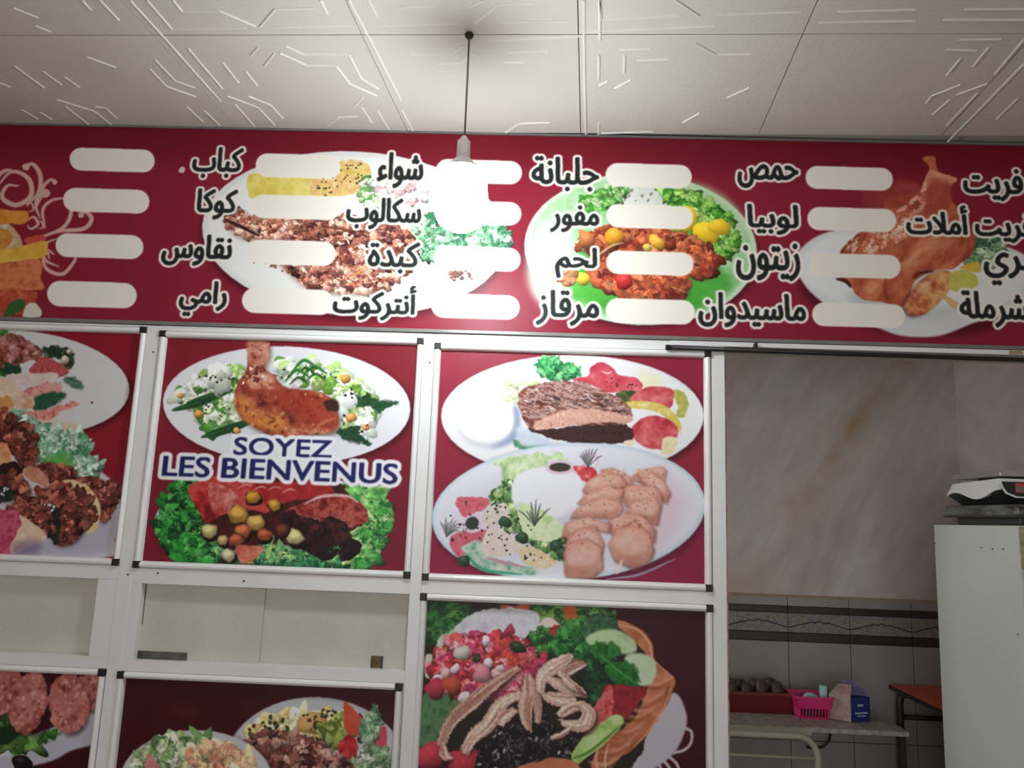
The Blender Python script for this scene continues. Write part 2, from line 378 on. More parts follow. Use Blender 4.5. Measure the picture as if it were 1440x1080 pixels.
def paint_skewers():
    b = Board(-0.31, 0.515, -0.19, 0.50, (144, 36, 56), 5); b.zoom(590, 470, 2.918)
    b.fill([(-20, 600), (1300, 700), (1300, 1100), (-20, 1100)], (140, 24, 74), soft=40, smooth=False, alpha=.5)
    b.plate(626, 335, 539, 252, 0, (238, 238, 238), (222, 220, 224), inner=0)
    b.ellipse(285, 365, 125, 100, (196, 200, 210), soft=8); b.ellipse(275, 350, 120, 98, (246, 245, 244), soft=5)
    b.ellipse(275, 290, 110, 42, (236, 232, 230), soft=5); b.fill([(385, 290), (410, 320), (400, 420), (350, 455), (290, 465), (350, 430), (385, 380)], (150, 164, 190), soft=5)
    b.scatter([(350, 200), (440, 190), (480, 230), (420, 285), (365, 260)], 40, (10, 22), [(225, 235, 190), (200, 220, 150), (235, 240, 215)], dk=.2)
    b.frill([(500, 105), (545, 95), (590, 130), (640, 130), (655, 165), (620, 188), (540, 185), (500, 160)], 60, [(40, 130, 70), (70, 170, 95), (120, 200, 130)], size=(8, 14))
    b.fill([(900, 150), (980, 170), (990, 210), (910, 215)], [(236, 232, 190), (240, 238, 215)], soft=8)
    b.fill([(630, 185), (690, 170), (700, 132), (750, 113), (795, 140), (815, 165), (880, 178), (915, 210), (885, 236), (780, 238), (700, 205)], [(190, 50, 70), (212, 84, 98), (226, 120, 128)], cell=36, rough=2)
    b.stroke([(745, 150), (770, 160), (790, 150)], 6, (250, 220, 220)); b.scatter([(760, 180), (900, 195), (870, 225), (780, 220)], 14, (2, 4), [(90, 30, 40)], hl=0, dk=0)
    b.fill([(808, 240), (870, 228), (905, 240), (870, 275), (820, 275)], [(45, 70, 45), (110, 120, 60)], rough=4)
    b.fill([(1030, 232), (1080, 235), (1102, 280), (1085, 335), (1055, 335), (1060, 290)], [(215, 200, 110), (170, 170, 80), (235, 225, 160)], cell=18, rough=3)
    b.fill([(862, 268), (935, 215), (1035, 228), (1030, 300), (960, 292)], [(180, 50, 62), (212, 90, 96), (230, 140, 135)], cell=26, rough=2)
    b.fill([(870, 385), (935, 335), (1030, 350), (1062, 400), (1010, 470), (900, 450)], [(178, 44, 62), (208, 84, 92), (225, 125, 125)], cell=24, rough=2)
    for k in range(7): b.stroke([(900 + k * 20, 400), (915 + k * 18, 370)], 4, (240, 180, 175), alpha=.6)
    b.fill([(828, 283), (900, 272), (1000, 290), (1062, 345), (1072, 410), (1045, 365), (950, 312), (850, 302)], [(232, 212, 120), (215, 190, 90), (240, 230, 170)], cell=18, rough=1)
    b.leaf([(385, 440), (440, 430), (512, 445), (500, 465), (430, 475)], [(40, 110, 70), (80, 160, 100)])
    b.fill([(398, 380), (440, 390), (560, 440), (590, 455), (430, 460), (400, 420)], [(190, 205, 220), (215, 222, 230)], soft=5)
    low = [(440, 385), (560, 385), (720, 362), (862, 378), (868, 440), (760, 448), (640, 446), (540, 425)]
    b.fill(low, [(38, 22, 24), (70, 40, 38), (50, 30, 30)], cell=14, rough=3)
    b.fill([(410, 232), (500, 200), (640, 190), (740, 228), (830, 270), (872, 320), (855, 360), (740, 372), (600, 375), (480, 392), (440, 375), (408, 300)], [(90, 45, 40), (140, 82, 68), (200, 165, 155), (120, 70, 60), (225, 205, 200)], cell=11, rough=3, ang=.3, stretch=2.4)
    for k in range(90):
        x = 430 + b.rng.random() * 400; y = 215 + b.rng.random() * 85 + (x - 430) * .1
        b.stroke([(x, y), (x + 14, y - 6), (x + 30, y + 3)], 5, [(240, 228, 226), (40, 26, 40), (90, 45, 38)][k % 3], alpha=.75)
    b.fill([(478, 360), (560, 322), (640, 305), (740, 310), (865, 338), (850, 362), (740, 360), (620, 372), (520, 388), (470, 390)], [(196, 130, 110), (228, 184, 165), (212, 155, 138), (236, 205, 190)], cell=16, rough=2)
    b.fill([(835, 440), (870, 432), (880, 450), (850, 456)], (240, 225, 190)); b.fill([(1000, 425), (1052, 425), (1045, 480), (995, 492)], [(240, 232, 195), (225, 205, 150)], rough=2)
    # lower plate
    b.ellipse(612, 745, 566, 286, (70, 8, 34), -3, soft=8, alpha=.65)
    b.ellipse(610, 728, 562, 282, (196, 218, 228), -4); b.ellipse(608, 726, 548, 270, (228, 228, 238), -4, soft=3)
    b.ellipse(600, 735, 470, 210, (216, 214, 228), -4, soft=14, alpha=.6)
    b.fill([(960, 560), (1060, 620), (1080, 720), (1000, 860), (940, 880), (980, 700)], (232, 196, 210), soft=22, alpha=.7)
    b.fill([(300, 525), (470, 490), (590, 500), (600, 560), (420, 580), (380, 640), (330, 660), (340, 560)], PALEG[1:], cell=18, rough=8)
    b.frill([(290, 660), (380, 620), (400, 700), (560, 790), (600, 830), (590, 920), (470, 860), (390, 810), (330, 740)], 90, [(45, 90, 45), (100, 150, 80), (170, 200, 130), (205, 225, 170)], size=(10, 20))
    b.fill([(375, 640), (395, 585), (460, 550), (560, 548), (640, 575), (672, 625), (660, 690), (620, 745), (560, 765), (480, 750), (400, 720)], (238, 238, 242), soft=2)
    b.fill([(395, 690), (480, 735), (560, 755), (640, 715), (600, 775), (560, 800), (480, 780), (410, 740)], (208, 208, 226), soft=7)
    b.fill([(395, 720), (450, 700), (570, 770), (590, 820), (520, 850), (440, 830)], [(205, 225, 170), (225, 236, 200), (170, 205, 120)], cell=20, rough=4)
    b.ellipse(575, 545, 62, 30, (225, 200, 215)); b.ellipse(575, 545, 44, 18, (60, 55, 45)); b.ellipse(700, 520, 34, 40, (225, 200, 222)); b.ellipse(700, 520, 24, 30, (232, 230, 240))
    b.fill([(630, 550), (690, 540), (725, 560), (720, 590), (680, 605)], TOM, cell=20, rough=3)
    for x0, y0 in ((690, 520), (470, 760), (190, 830), (110, 805)):
        for k in range(9):
            a = -2.6 + k * .28 + (0 if x0 > 400 else .4); L = 30 + 38 * b.rng.random() * (1.6 if x0 == 470 else 1)
            b.stroke([(x0, y0 + 25), (x0 + math.cos(a) * L * .6, y0 + math.sin(a) * L * .5), (x0 + math.cos(a) * L, y0 + math.sin(a) * L)], 5 if x0 == 470 else 4, (42, 44, 42), alpha=.85)
    b.fill([(150, 672), (200, 668), (280, 672), (285, 700), (230, 735), (180, 745), (155, 710)], [(196, 70, 90), (216, 110, 125), (200, 80, 95)], cell=16, rough=3)
    b.fill([(122, 835), (160, 812), (280, 800), (260, 850), (170, 915), (130, 880)], [(200, 80, 100), (220, 120, 135)], cell=16, rough=3)
    b.ellipse(222, 775, 48, 38, (226, 205, 222), -20); b.ellipse(215, 775, 28, 26, (45, 60, 50), -40)
    b.fill([(265, 720), (350, 690), (372, 740), (350, 790), (270, 790)], [(236, 230, 228), (215, 200, 190), (240, 238, 236)], cell=20, rough=3)
    b.fill([(270, 815), (330, 800), (430, 870), (380, 900), (265, 910)], [(240, 232, 230), (226, 205, 190), (236, 226, 220)], cell=16, rough=3)
    b.fill([(410, 905), (440, 868), (540, 915), (560, 940), (500, 965), (430, 940)], [(240, 236, 225), (225, 200, 150), (236, 225, 205)], cell=16, rough=3)
    b.fill([(172, 870), (250, 850), (270, 905), (480, 965), (450, 985), (330, 980), (230, 960), (190, 910)], [(226, 222, 215), (190, 210, 190), (110, 170, 150)], cell=20, rough=4)
    b.stroke([(185, 895), (260, 965), (420, 985)], 14, (70, 160, 130)); b.stroke([(270, 915), (340, 935), (430, 955)], 12, (205, 150, 165))
    for x, y in ((180, 930), (350, 770), (420, 835), (560, 870), (585, 900)): b.blob(x, y, 22, 1.2, .4, (40, 75, 45))
    b.scatter([(150, 670), (360, 700), (540, 920), (300, 900), (140, 860)], 60, (2.5, 4.5), [(40, 40, 40), (80, 50, 50)], hl=0, dk=0)
    def chunk(pts, tone=1.0):
        cx = sum(t[0] for t in pts) / len(pts); cy = sum(t[1] for t in pts) / len(pts)
        b.fill([(cx + (x - cx) * 1.06 + 3, cy + (y - cy) * 1.06 + 6) for x, y in pts], (128, 70, 62), soft=3, alpha=.75, smooth=False)
        b.fill(pts, [tuple(c * tone for c in k) for k in ((206, 136, 116), (220, 156, 138), (228, 172, 156))], cell=26, rough=4, soft=2, smooth=False, grad=(1.08, .84))
        b.fill([(cx + (x - cx) * .74 - 3, cy + (y - cy) * .55 - 12) for x, y in pts], [(238, 208, 198), (226, 178, 160)], cell=14, soft=5, alpha=.75)
        xs = [t[0] for t in pts]; ys = [t[1] for t in pts]; x0, x1, y0 = min(xs), max(xs), min(ys)
        for _ in range(9):
            b.stroke([(x0 + (x1 - x0) * (.15 + .6 * b.rng.random()), y0 + 8 + 30 * b.rng.random()) for _k in range(2)], 3, (178, 108, 78), alpha=.45)
        for _ in range(8):
            b.blob(x0 + (x1 - x0) * (.15 + .7 * b.rng.random()), y0 + 12 + 40 * b.rng.random(), 2 + 2 * b.rng.random(), 1.3, 1, (168, 92, 66), hl=0, dk=0, alpha=.6)
    chunk([(860, 590), (900, 560), (990, 540), (1010, 555), (1000, 600), (920, 610)]); chunk([(740, 555), (790, 545), (850, 575), (885, 625), (840, 640), (770, 600)], .92)
    chunk([(905, 600), (950, 560), (1000, 600), (1028, 650), (1010, 690), (950, 640)])
    chunk([(668, 640), (700, 590), (760, 562), (825, 575), (850, 625), (800, 640), (700, 660)]); chunk([(815, 650), (880, 615), (960, 620), (995, 665), (985, 720), (900, 720), (850, 705)])
    chunk([(645, 690), (690, 655), (790, 622), (835, 640), (820, 680), (740, 690), (690, 705)]); chunk([(840, 730), (880, 680), (960, 665), (985, 720), (975, 780), (930, 770)])
    chunk([(615, 755), (650, 710), (720, 675), (820, 680), (832, 715), (800, 755), (720, 750)]); chunk([(775, 760), (830, 735), (920, 745), (965, 800), (960, 855), (900, 810), (790, 820)])
    chunk([(586, 830), (600, 770), (690, 748), (780, 775), (775, 815), (720, 800), (640, 850)], .97); chunk([(590, 870), (640, 800), (720, 785), (755, 860), (740, 900), (640, 880)], .95)
    chunk([(775, 860), (810, 800), (880, 762), (930, 810), (960, 880), (950, 915), (880, 960), (800, 925)])
    chunk([(588, 900), (620, 850), (690, 838), (745, 880), (748, 960), (700, 1000), (600, 990)], .98)
    b.stroke([(830, 925), (820, 955), (808, 985)], 12, (245, 215, 205)); b.stroke([(1002, 430), (1000, 470), (990, 495)], 9, (240, 215, 200)); b.stroke([(1012, 510), (1005, 550)], 8, (230, 190, 180))
    b.stroke([(760, 1005), (900, 985), (1050, 920)], 10, (170, 205, 215), alpha=.7)
    return b.image('print_skewers')

def paint_wrap_plate():
    b = Board(-2.03, -1.228, -0.19, 0.52, (140, 22, 42), 8); b.zoom(0, 450, 2.918)
    b.plate(60, 258, 470, 218, 4, (214, 214, 212), (196, 196, 198), inner=0)
    b.frill([(-300, 60), (0, 40), (60, 100), (60, 220), (-100, 260), (-300, 250)], 60, GREENS)
    b.fill([(0, 80), (40, 52), (120, 85), (175, 130), (170, 165), (110, 170), (40, 200), (0, 180)], [(60, 30, 30), (130, 66, 64), (185, 120, 116), (215, 170, 160)], cell=14, rough=5)
    b.fill([(-200, 120), (0, 90), (20, 180), (-100, 220)], MEAT, cell=18, rough=5)
    b.fill([(20, 170), (90, 200), (70, 225), (10, 215)], (30, 66, 40), rough=6)
    b.leaf([(175, 115), (215, 108), (290, 125), (298, 185), (270, 205), (240, 160), (190, 150)], [(40, 70, 45), (24, 44, 34), (110, 120, 90)], rough=6)
    b.blob(265, 165, 20, 1, 0, (200, 185, 165)); b.blob(282, 130, 12, 1, 0, (200, 180, 170))
    b.fill([(125, 200), (170, 155), (230, 165), (275, 205), (260, 232), (200, 225), (140, 225)], [(150, 50, 55), (195, 95, 98), (165, 66, 68)], cell=12, rough=5)
    b.leaf([(262, 240), (300, 232), (343, 272), (320, 284), (285, 262)], [(50, 84, 70), (110, 140, 125)], rough=5)
    b.fill([(20, 225), (120, 220), (225, 215), (235, 238), (150, 262), (60, 262)], [(232, 218, 210), (214, 190, 180)], cell=20, rough=3)
    b.fill([(-200, 240), (0, 230), (85, 285), (60, 320), (-100, 340)], [(236, 226, 214), (224, 196, 168), (232, 214, 200)], cell=24, rough=4)
    b.fill([(100, 290), (190, 255), (240, 258), (250, 290), (190, 310), (120, 315)], [(196, 96, 96), (226, 170, 165), (206, 120, 116)], cell=14, rough=4)
    b.leaf([(120, 330), (190, 300), (268, 305), (225, 345), (150, 370)], [(28, 74, 52), (50, 100, 70)], rough=6)
    b.fill([(-100, 330), (20, 310), (60, 340), (40, 370), (-100, 380)], [(205, 140, 80), (225, 175, 120)], cell=18, rough=4)
    b.fill([(65, 300), (120, 305), (140, 350), (90, 372), (62, 345)], [(226, 206, 185), (206, 150, 110)], cell=14, rough=3)
    b.fill([(90, 380), (150, 370), (240, 350), (310, 335), (320, 350), (240, 380), (200, 410), (120, 410)], [(196, 90, 86), (226, 160, 150), (210, 110, 100)], cell=12, rough=4)
    b.fill([(90, 400), (200, 412), (330, 440), (260, 470), (120, 440)], [(226, 180, 150), (232, 205, 185)], soft=5, rough=3)
    b.blob(375, 338, 5, 1, 0, (110, 70, 65), hl=0)
    # lower plate of kebabs
    b.fill([(60, 540), (300, 560), (450, 650), (485, 700), (492, 800), (470, 900), (430, 975), (-300, 985), (-300, 600)], (206, 204, 214), soft=2)
    b.fill([(100, 900), (330, 860), (470, 780), (420, 960), (100, 970)], (176, 172, 190), soft=12, alpha=.8)
    b.frill([(60, 390), (120, 400), (170, 440), (280, 455), (340, 470), (370, 500), (360, 560), (405, 585), (395, 640), (320, 645), (240, 610), (170, 580), (120, 500)], 190, [(84, 150, 105), (135, 185, 150), (170, 205, 180), (205, 225, 205)], size=(9, 20))
    b.fill([(190, 560), (260, 555), (290, 590), (260, 610), (180, 590)], [(80, 160, 70), (110, 185, 90)], rough=6, soft=5)
    b.stroke([(140, 525), (190, 512)], 8, (225, 225, 160))
    def meat(pts, n=60, s=(9, 20)):
        b.fill([(x + 5, y + 9) for x, y in pts], (30, 16, 14), soft=5, alpha=.6)
        b.fill(pts, [(60, 26, 22), (110, 52, 44), (150, 84, 70)], cell=14, rough=5); b.scatter(pts, n, s, [(96, 44, 38), (140, 74, 60), (176, 104, 86), (120, 56, 46), (72, 30, 26)], el=(1, 2), hl=.32, irr=.2)
    meat([(-200, 380), (40, 375), (70, 420), (60, 480), (20, 500), (-200, 520)]); meat([(25, 480), (80, 430), (135, 450), (150, 540), (140, 590), (80, 600), (60, 540)], 50)
    b.fill([(-60, 510), (20, 505), (42, 560), (30, 605), (-60, 620)], [(214, 130, 80), (236, 190, 140)], cell=18, rough=3)
    b.fill([(0, 600), (60, 580), (90, 620), (60, 650), (0, 640)], (40, 24, 20), rough=4)
    meat([(-200, 650), (60, 640), (120, 690), (110, 730), (0, 740), (-200, 760)], 60); meat([(150, 600), (200, 580), (290, 610), (305, 650), (230, 660), (180, 640)], 40, (8, 15))
    b.fill([(90, 620), (130, 600), (170, 615), (200, 660), (190, 690), (130, 660)], [(214, 160, 135), (190, 120, 95)], cell=16, rough=3)
    meat([(310, 660), (400, 650), (490, 690), (470, 750), (420, 830), (400, 770), (370, 700)], 60, (8, 16))
    b.fill([(250, 665), (290, 655), (350, 675), (400, 730), (412, 790), (390, 860), (350, 868), (385, 800), (360, 730), (300, 690)], [(232, 190, 110), (226, 206, 170), (215, 165, 80)], cell=22, rough=2)
    meat([(140, 715), (200, 680), (280, 680), (350, 720), (385, 790), (350, 850), (300, 910), (230, 920), (240, 840), (200, 760)], 120)
    b.leaf([(185, 760), (230, 770), (245, 850), (225, 920), (190, 860)], [(14, 32, 26), (36, 60, 48)], rough=5)
    meat([(20, 770), (90, 740), (170, 740), (215, 800), (200, 870), (150, 870), (90, 830)], 80)
    b.leaf([(-20, 690), (40, 690), (50, 730), (10, 745)], [(14, 30, 26), (50, 70, 60)], rough=4); b.scatter([(0, 690), (30, 690), (30, 720), (0, 720)], 8, (3, 6), [(220, 225, 220)])
    b.scatter([(180, 755), (220, 760), (215, 790)], 8, (3, 6), [(215, 220, 215)])
    b.fill([(-100, 780), (0, 775), (80, 790), (90, 830), (60, 950), (-100, 960)], [(176, 60, 84), (205, 100, 120), (160, 44, 70)], cell=20, rough=3)
    b.fill([(78, 800), (130, 830), (192, 890), (150, 920), (90, 945), (40, 955), (60, 880), (85, 840)], [(236, 220, 200), (226, 196, 165), (232, 210, 188)], cell=24, rough=3)
    b.fill([(60, 915), (160, 905), (150, 960), (50, 965)], (110, 90, 130), soft=8, alpha=.6)
    return b.image('print_wrap_plate')

def paint_salad_bowl():
    b = Board(-0.31, 0.515, -1.0, -0.248, (66, 9, 20), 12); b.zoom(560, 820, 3.064)
    b.fill([(900, 80), (1400, 90), (1400, 900), (1200, 900)], (56, 6, 18), soft=40, smooth=False, alpha=.5)
    b.fill([(1180, 470), (1240, 560), (1230, 650), (1180, 740), (1080, 820), (900, 1000), (800, 1000), (1040, 600)], (196, 192, 204), soft=2)
    for pts in ([(1232, 622), (1262, 640), (1258, 690), (1225, 720), (1180, 730)], [(1165, 745), (1200, 780), (1215, 830)], [(1140, 760), (1170, 800), (1180, 850)], [(1120, 775), (1140, 820)]):
        b.stroke(pts, 12, (196, 192, 200), taper=False)
    b.fill([(60, 100), (260, 90), (480, 88), (760, 100), (1000, 200), (1060, 400), (1000, 800), (400, 1000), (60, 1000)], (40, 34, 24), rough=5)
    # tortilla bowl
    b.fill([(930, 170), (1000, 172), (1060, 210), (1095, 260), (1100, 330), (1140, 370), (1190, 410), (1180, 480), (1130, 560), (1080, 640), (1000, 720), (880, 800), (820, 900), (860, 700), (1000, 600), (1060, 480), (1080, 330), (1000, 240)], [(160, 84, 52), (190, 112, 76), (214, 142, 104)], cell=34, rough=3)
    for k in range(26):
        t = k / 25; ex, ey = 1185 - 300 * t ** 1.1, 400 + 440 * t; ix, iy = ex - 120 - 20 * b.rng.random(), ey + 10 + 40 * b.rng.random()
        b.stroke([(ex, ey), ((ex + ix) / 2 + 8, (ey + iy) / 2 + 22), (ix, iy)], 12 + 8 * b.rng.random(), [(232, 172, 140), (150, 74, 48), (206, 128, 92), (224, 156, 122)][k % 4], soft=2, alpha=.6)
    b.stroke([(950, 180), (1030, 200), (1080, 260), (1100, 330), (1185, 405)], 10, (236, 178, 146), alpha=.8); b.stroke([(1185, 410), (1150, 520), (1090, 620), (1010, 710)], 9, (232, 170, 136), alpha=.7)
    for k in range(0): b.stroke([(1150 - k * 22, 430 + k * 34), (1100 - k * 26, 520 + k * 36), (1060 - k * 28, 590 + k * 30)], 9, [(222, 156, 122), (140, 66, 42)][k % 2], alpha=.55)
    b.fill([(430, 100), (500, 92), (570, 95), (560, 120), (480, 135)], [(180, 80, 50), (200, 110, 70)], rough=4)
    b.frill([(580, 95), (700, 95), (860, 105), (930, 150), (920, 200), (800, 210), (700, 180), (600, 150)], 90, [(36, 84, 34), (72, 126, 50), (120, 160, 80)])
    b.fill([(715, 100), (765, 100), (760, 170), (725, 175)], (200, 100, 50), rough=3)
    b.frill([(120, 130), (200, 85), (270, 80), (315, 120), (300, 170), (230, 200), (180, 250), (120, 260)], 90, [(24, 64, 30), (44, 100, 44), (80, 130, 64)])
    # white cheese
    b.fill([(240, 200), (320, 130), (440, 105), (590, 120), (610, 200), (560, 300), (430, 260), (250, 230)], [(206, 204, 216), (226, 224, 232), (196, 194, 208)], cell=22, rough=4)
    for k in range(60): x = 260 + 330 * b.rng.random(); y = 120 + 110 * b.rng.random(); b.stroke([(x, y), (x + 16, y + 10 - 20 * b.rng.random())], 4, (236, 234, 240) if k % 2 else (180, 178, 194), alpha=.6)
    b.fill([(160, 250), (230, 205), (250, 240), (190, 300)], [(225, 235, 220), (170, 200, 150)], rough=5)
    b.fill([(600, 180), (640, 148), (690, 170), (700, 200), (640, 205)], (232, 214, 206), rough=2); b.fill([(640, 200), (700, 180), (720, 230), (670, 250)], TOM, rough=3)
    # greens right
    b.frill([(570, 230), (620, 190), (680, 260), (720, 200), (790, 165), (820, 230), (830, 330), (760, 320), (680, 310), (600, 280)], 80, [(16, 62, 26), (34, 108, 42), (70, 146, 66)])
    b.leaf([(790, 180), (860, 130), (930, 150), (945, 190), (880, 240), (810, 250)], [(30, 70, 40), (60, 104, 66), (90, 130, 90)], rough=6)
    b.fill([(805, 240), (860, 205), (940, 200), (1010, 240), (1025, 290), (960, 305), (850, 280)], [(170, 204, 150), (196, 222, 178), (150, 190, 130)], cell=40, soft=2)
    b.fill([(975, 320), (1040, 300), (1100, 330), (1110, 390), (1075, 440), (1000, 420)], [(186, 214, 170), (205, 226, 190)], cell=40, soft=2)
    b.leaf([(830, 270), (930, 260), (955, 300), (920, 340), (1000, 340), (1040, 430), (960, 440), (880, 400), (850, 340)], [(20, 78, 30), (38, 112, 46), (64, 140, 64)], rough=7, vein=[(860, 300), (940, 370), (1020, 430)])
    b.frill([(800, 370), (860, 350), (900, 420), (850, 500), (810, 470)], 40, [(12, 40, 24), (24, 70, 36), (50, 110, 56)])
    # left greens
    b.fill([(118, 310), (160, 320), (150, 400), (115, 400)], (206, 214, 190)); b.leaf([(100, 500), (180, 440), (220, 500), (200, 600), (150, 680), (95, 690)], [(60, 100, 62), (100, 140, 96), (50, 86, 60)], cell=20, vein=[(190, 470), (160, 580), (110, 670)])
    b.leaf([(230, 500), (270, 500), (230, 600), (170, 700), (155, 680)], [(120, 140, 80), (90, 120, 70)])
    # salsa
    sal = [(145, 340), (180, 270), (260, 225), (400, 215), (520, 225), (560, 280), (650, 330), (620, 380), (520, 470), (400, 480), (300, 500), (210, 450), (150, 400)]
    b.fill(sal, [(130, 26, 36), (170, 50, 62), (150, 36, 50)], cell=20, rough=5)
    b.scatter(sal, 190, (13, 26), [(196, 54, 66), (214, 84, 92), (190, 60, 100), (226, 140, 150), (206, 70, 60), (160, 40, 50)], el=(1, 1.7), hl=.34, irr=.18)
    b.scatter(sal, 12, (14, 22), [(232, 214, 220), (40, 70, 34), (226, 180, 180)], el=(1, 1.8))
    for x, y, r, c in ((158, 455, 38, (190, 60, 84)), (230, 440, 36, (200, 84, 60)), (135, 745, 52, (206, 66, 84)), (285, 770, 58, (200, 64, 78)), (275, 300, 30, (220, 214, 200)), (360, 390, 36, (226, 150, 160))): b.blob(x, y, r, 1.15, .3, c, hl=.22, irr=.2)
    # black beans
    bean = [(360, 620), (600, 530), (660, 620), (800, 620), (800, 690), (740, 760), (600, 790), (500, 900), (330, 900), (340, 740)]
    b.fill(bean, [(16, 12, 14), (34, 28, 30)], cell=14, rough=5); b.scatter(bean, 170, (10, 17), [(24, 18, 22), (40, 32, 36), (18, 14, 18)], el=(1.2, 1.8), hl=.5, irr=.1)
    b.scatter(bean, 34, (3, 6), [(170, 170, 176), (120, 120, 128)], el=(1.5, 3), hl=0, dk=0)
    # red and green strips
    b.fill([(890, 440), (1060, 450), (1050, 500), (1000, 570), (930, 600), (900, 520)], [(120, 24, 28), (164, 42, 46), (100, 16, 22)], cell=24, rough=4)
    b.fill([(800, 600), (850, 520), (905, 440), (925, 480), (920, 580), (860, 640), (810, 660)], [(206, 70, 72), (224, 120, 118), (190, 54, 58)], cell=16, rough=3)
    b.fill([(745, 740), (800, 660), (900, 580), (950, 565), (970, 600), (900, 680), (810, 750), (765, 780)], [(160, 196, 100), (196, 220, 150), (210, 228, 180)], cell=30, rough=2)
    b.stroke([(750, 755), (830, 720), (960, 610)], 12, (90, 146, 50))
    # shredded chicken strands
    CH = [(178, 130, 116), (216, 178, 160), (234, 206, 188), (244, 226, 212)]
    def strand(pts, w, n=5):
        b.stroke([(x + 8, y + 12) for x, y in pts], w * 1.15, (52, 28, 28), soft=4, alpha=.7)
        b.stroke(pts, w, CH[1])
        for k in range(n * 4):
            o = (b.rng.random() - .5) * w * .85; i0 = b.rng.integers(0, max(1, len(pts) - 1)) if len(pts) > 3 else 0
            seg = pts[i0:i0 + 4] if len(pts) > 3 else pts
            b.stroke([(x + o * .7 + 5 * (b.rng.random() - .5), y + o * .6 + 5 * (b.rng.random() - .5)) for x, y in seg], 4 + 7 * b.rng.random(), [CH[0], CH[2], CH[3], CH[3], (166, 104, 92)][b.rng.integers(0, 5)], alpha=.8)
    strand([(520, 360), (400, 440), (330, 500), (230, 590), (180, 700)], 56); strand([(190, 690), (200, 740), (225, 740)], 40)
    strand([(530, 470), (440, 520), (390, 600), (320, 660), (280, 730)], 62); strand([(560, 390), (560, 470), (545, 540), (560, 630)], 66, 6); strand([(590, 420), (600, 520), (600, 600)], 34)
    strand([(750, 310), (680, 350), (620, 400), (610, 470)], 60); strand([(800, 340), (740, 370), (690, 400)], 40); strand([(640, 410), (720, 450), (800, 480)], 50); strand([(620, 480), (690, 500), (760, 500)], 55)
    strand([(690, 380), (740, 430), (800, 470)], 36); strand([(820, 530), (750, 530), (690, 570)], 44); strand([(780, 510), (820, 560), (790, 610), (700, 600)], 60); strand([(740, 620), (700, 650), (655, 665)], 20, 3)
    strand([(500, 540), (450, 580), (440, 610)], 50)
    b.stroke([(730, 350), (770, 330), (800, 350)], 16, (170, 104, 70), alpha=.7); b.stroke([(760, 440), (790, 470), (810, 500)], 14, (96, 56, 48), alpha=.7)
    b.grain([(150, 760), (120, 640), (480, 330), (780, 290), (850, 480), (820, 640), (600, 660), (300, 780)], .1, 6, .4)
    b.fill([(510, 795), (600, 770), (700, 750), (780, 790), (760, 900), (500, 900)], [(190, 110, 74), (214, 140, 104)], cell=24, rough=3)
    b.stroke([(860, 700), (850, 770), (880, 850)], 10, (226, 176, 150)); b.stroke([(905, 690), (890, 760), (900, 850)], 8, (230, 190, 170))
    return b.image('print_salad_bowl')

def paint_cutlets():
    b = Board(-2.03, -1.228, -1.0, -0.495, (60, 10, 20), 15); b.zoom(0, 780, 2.3226)
    b.fill([(-400, 600), (0, 640), (60, 650), (180, 600), (300, 520), (330, 480), (330, 600), (230, 640), (100, 690), (-400, 760)], (190, 192, 206), soft=2)
    b.fill([(-400, 520), (0, 500), (60, 590), (180, 560), (300, 480), (330, 500), (260, 560), (150, 620), (60, 650), (-400, 700)], (214, 216, 226), soft=3)
    b.frill([(-400, 480), (0, 500), (60, 590), (140, 580), (200, 560), (180, 600), (120, 630), (50, 648), (-10, 630), (-400, 640)], 100, [(36, 84, 34), (66, 120, 50), (110, 150, 76)], size=(10, 22))
    b.fill([(0, 570), (60, 560), (40, 610), (0, 620)], (22, 50, 26), rough=4)
    def cut(cx, cy, rx, ry, rot):
        b.ellipse(cx + 6, cy + 10, rx, ry, (40, 14, 16), rot, soft=5, alpha=.6)
        b.ellipse(cx, cy, rx, ry, [(134, 62, 58), (172, 92, 82), (196, 118, 108), (214, 146, 136)], rot, cell=20, rough=6)
        b.ellipse(cx - 8, cy - 18, rx * .6, ry * .6, [(206, 140, 130), (190, 112, 102)], rot, cell=12, soft=9, alpha=.6)
        for _ in range(45):
            a, q = b.rng.random() * 6.28, b.rng.random() ** .5
            b.blob(cx + rx * q * .85 * math.cos(a), cy + ry * q * .85 * math.sin(a), 3 + 4 * b.rng.random(), 1.3, a, [(224, 168, 158), (120, 50, 44), (230, 190, 180)][b.rng.integers(3)], hl=0, dk=0, alpha=.5)
    cut(-120, 450, 90, 110, 0); cut(10, 440, 58, 90, 22); cut(300, 450, 60, 60, 10); cut(90, 485, 62, 103, 12); cut(222, 485, 66, 98, -4)
    b.blob(70, 680, 22, 1.6, .2, (20, 18, 20)); b.stroke([(60, 700), (130, 690)], 14, (24, 20, 22))
    return b.image('print_cutlets')

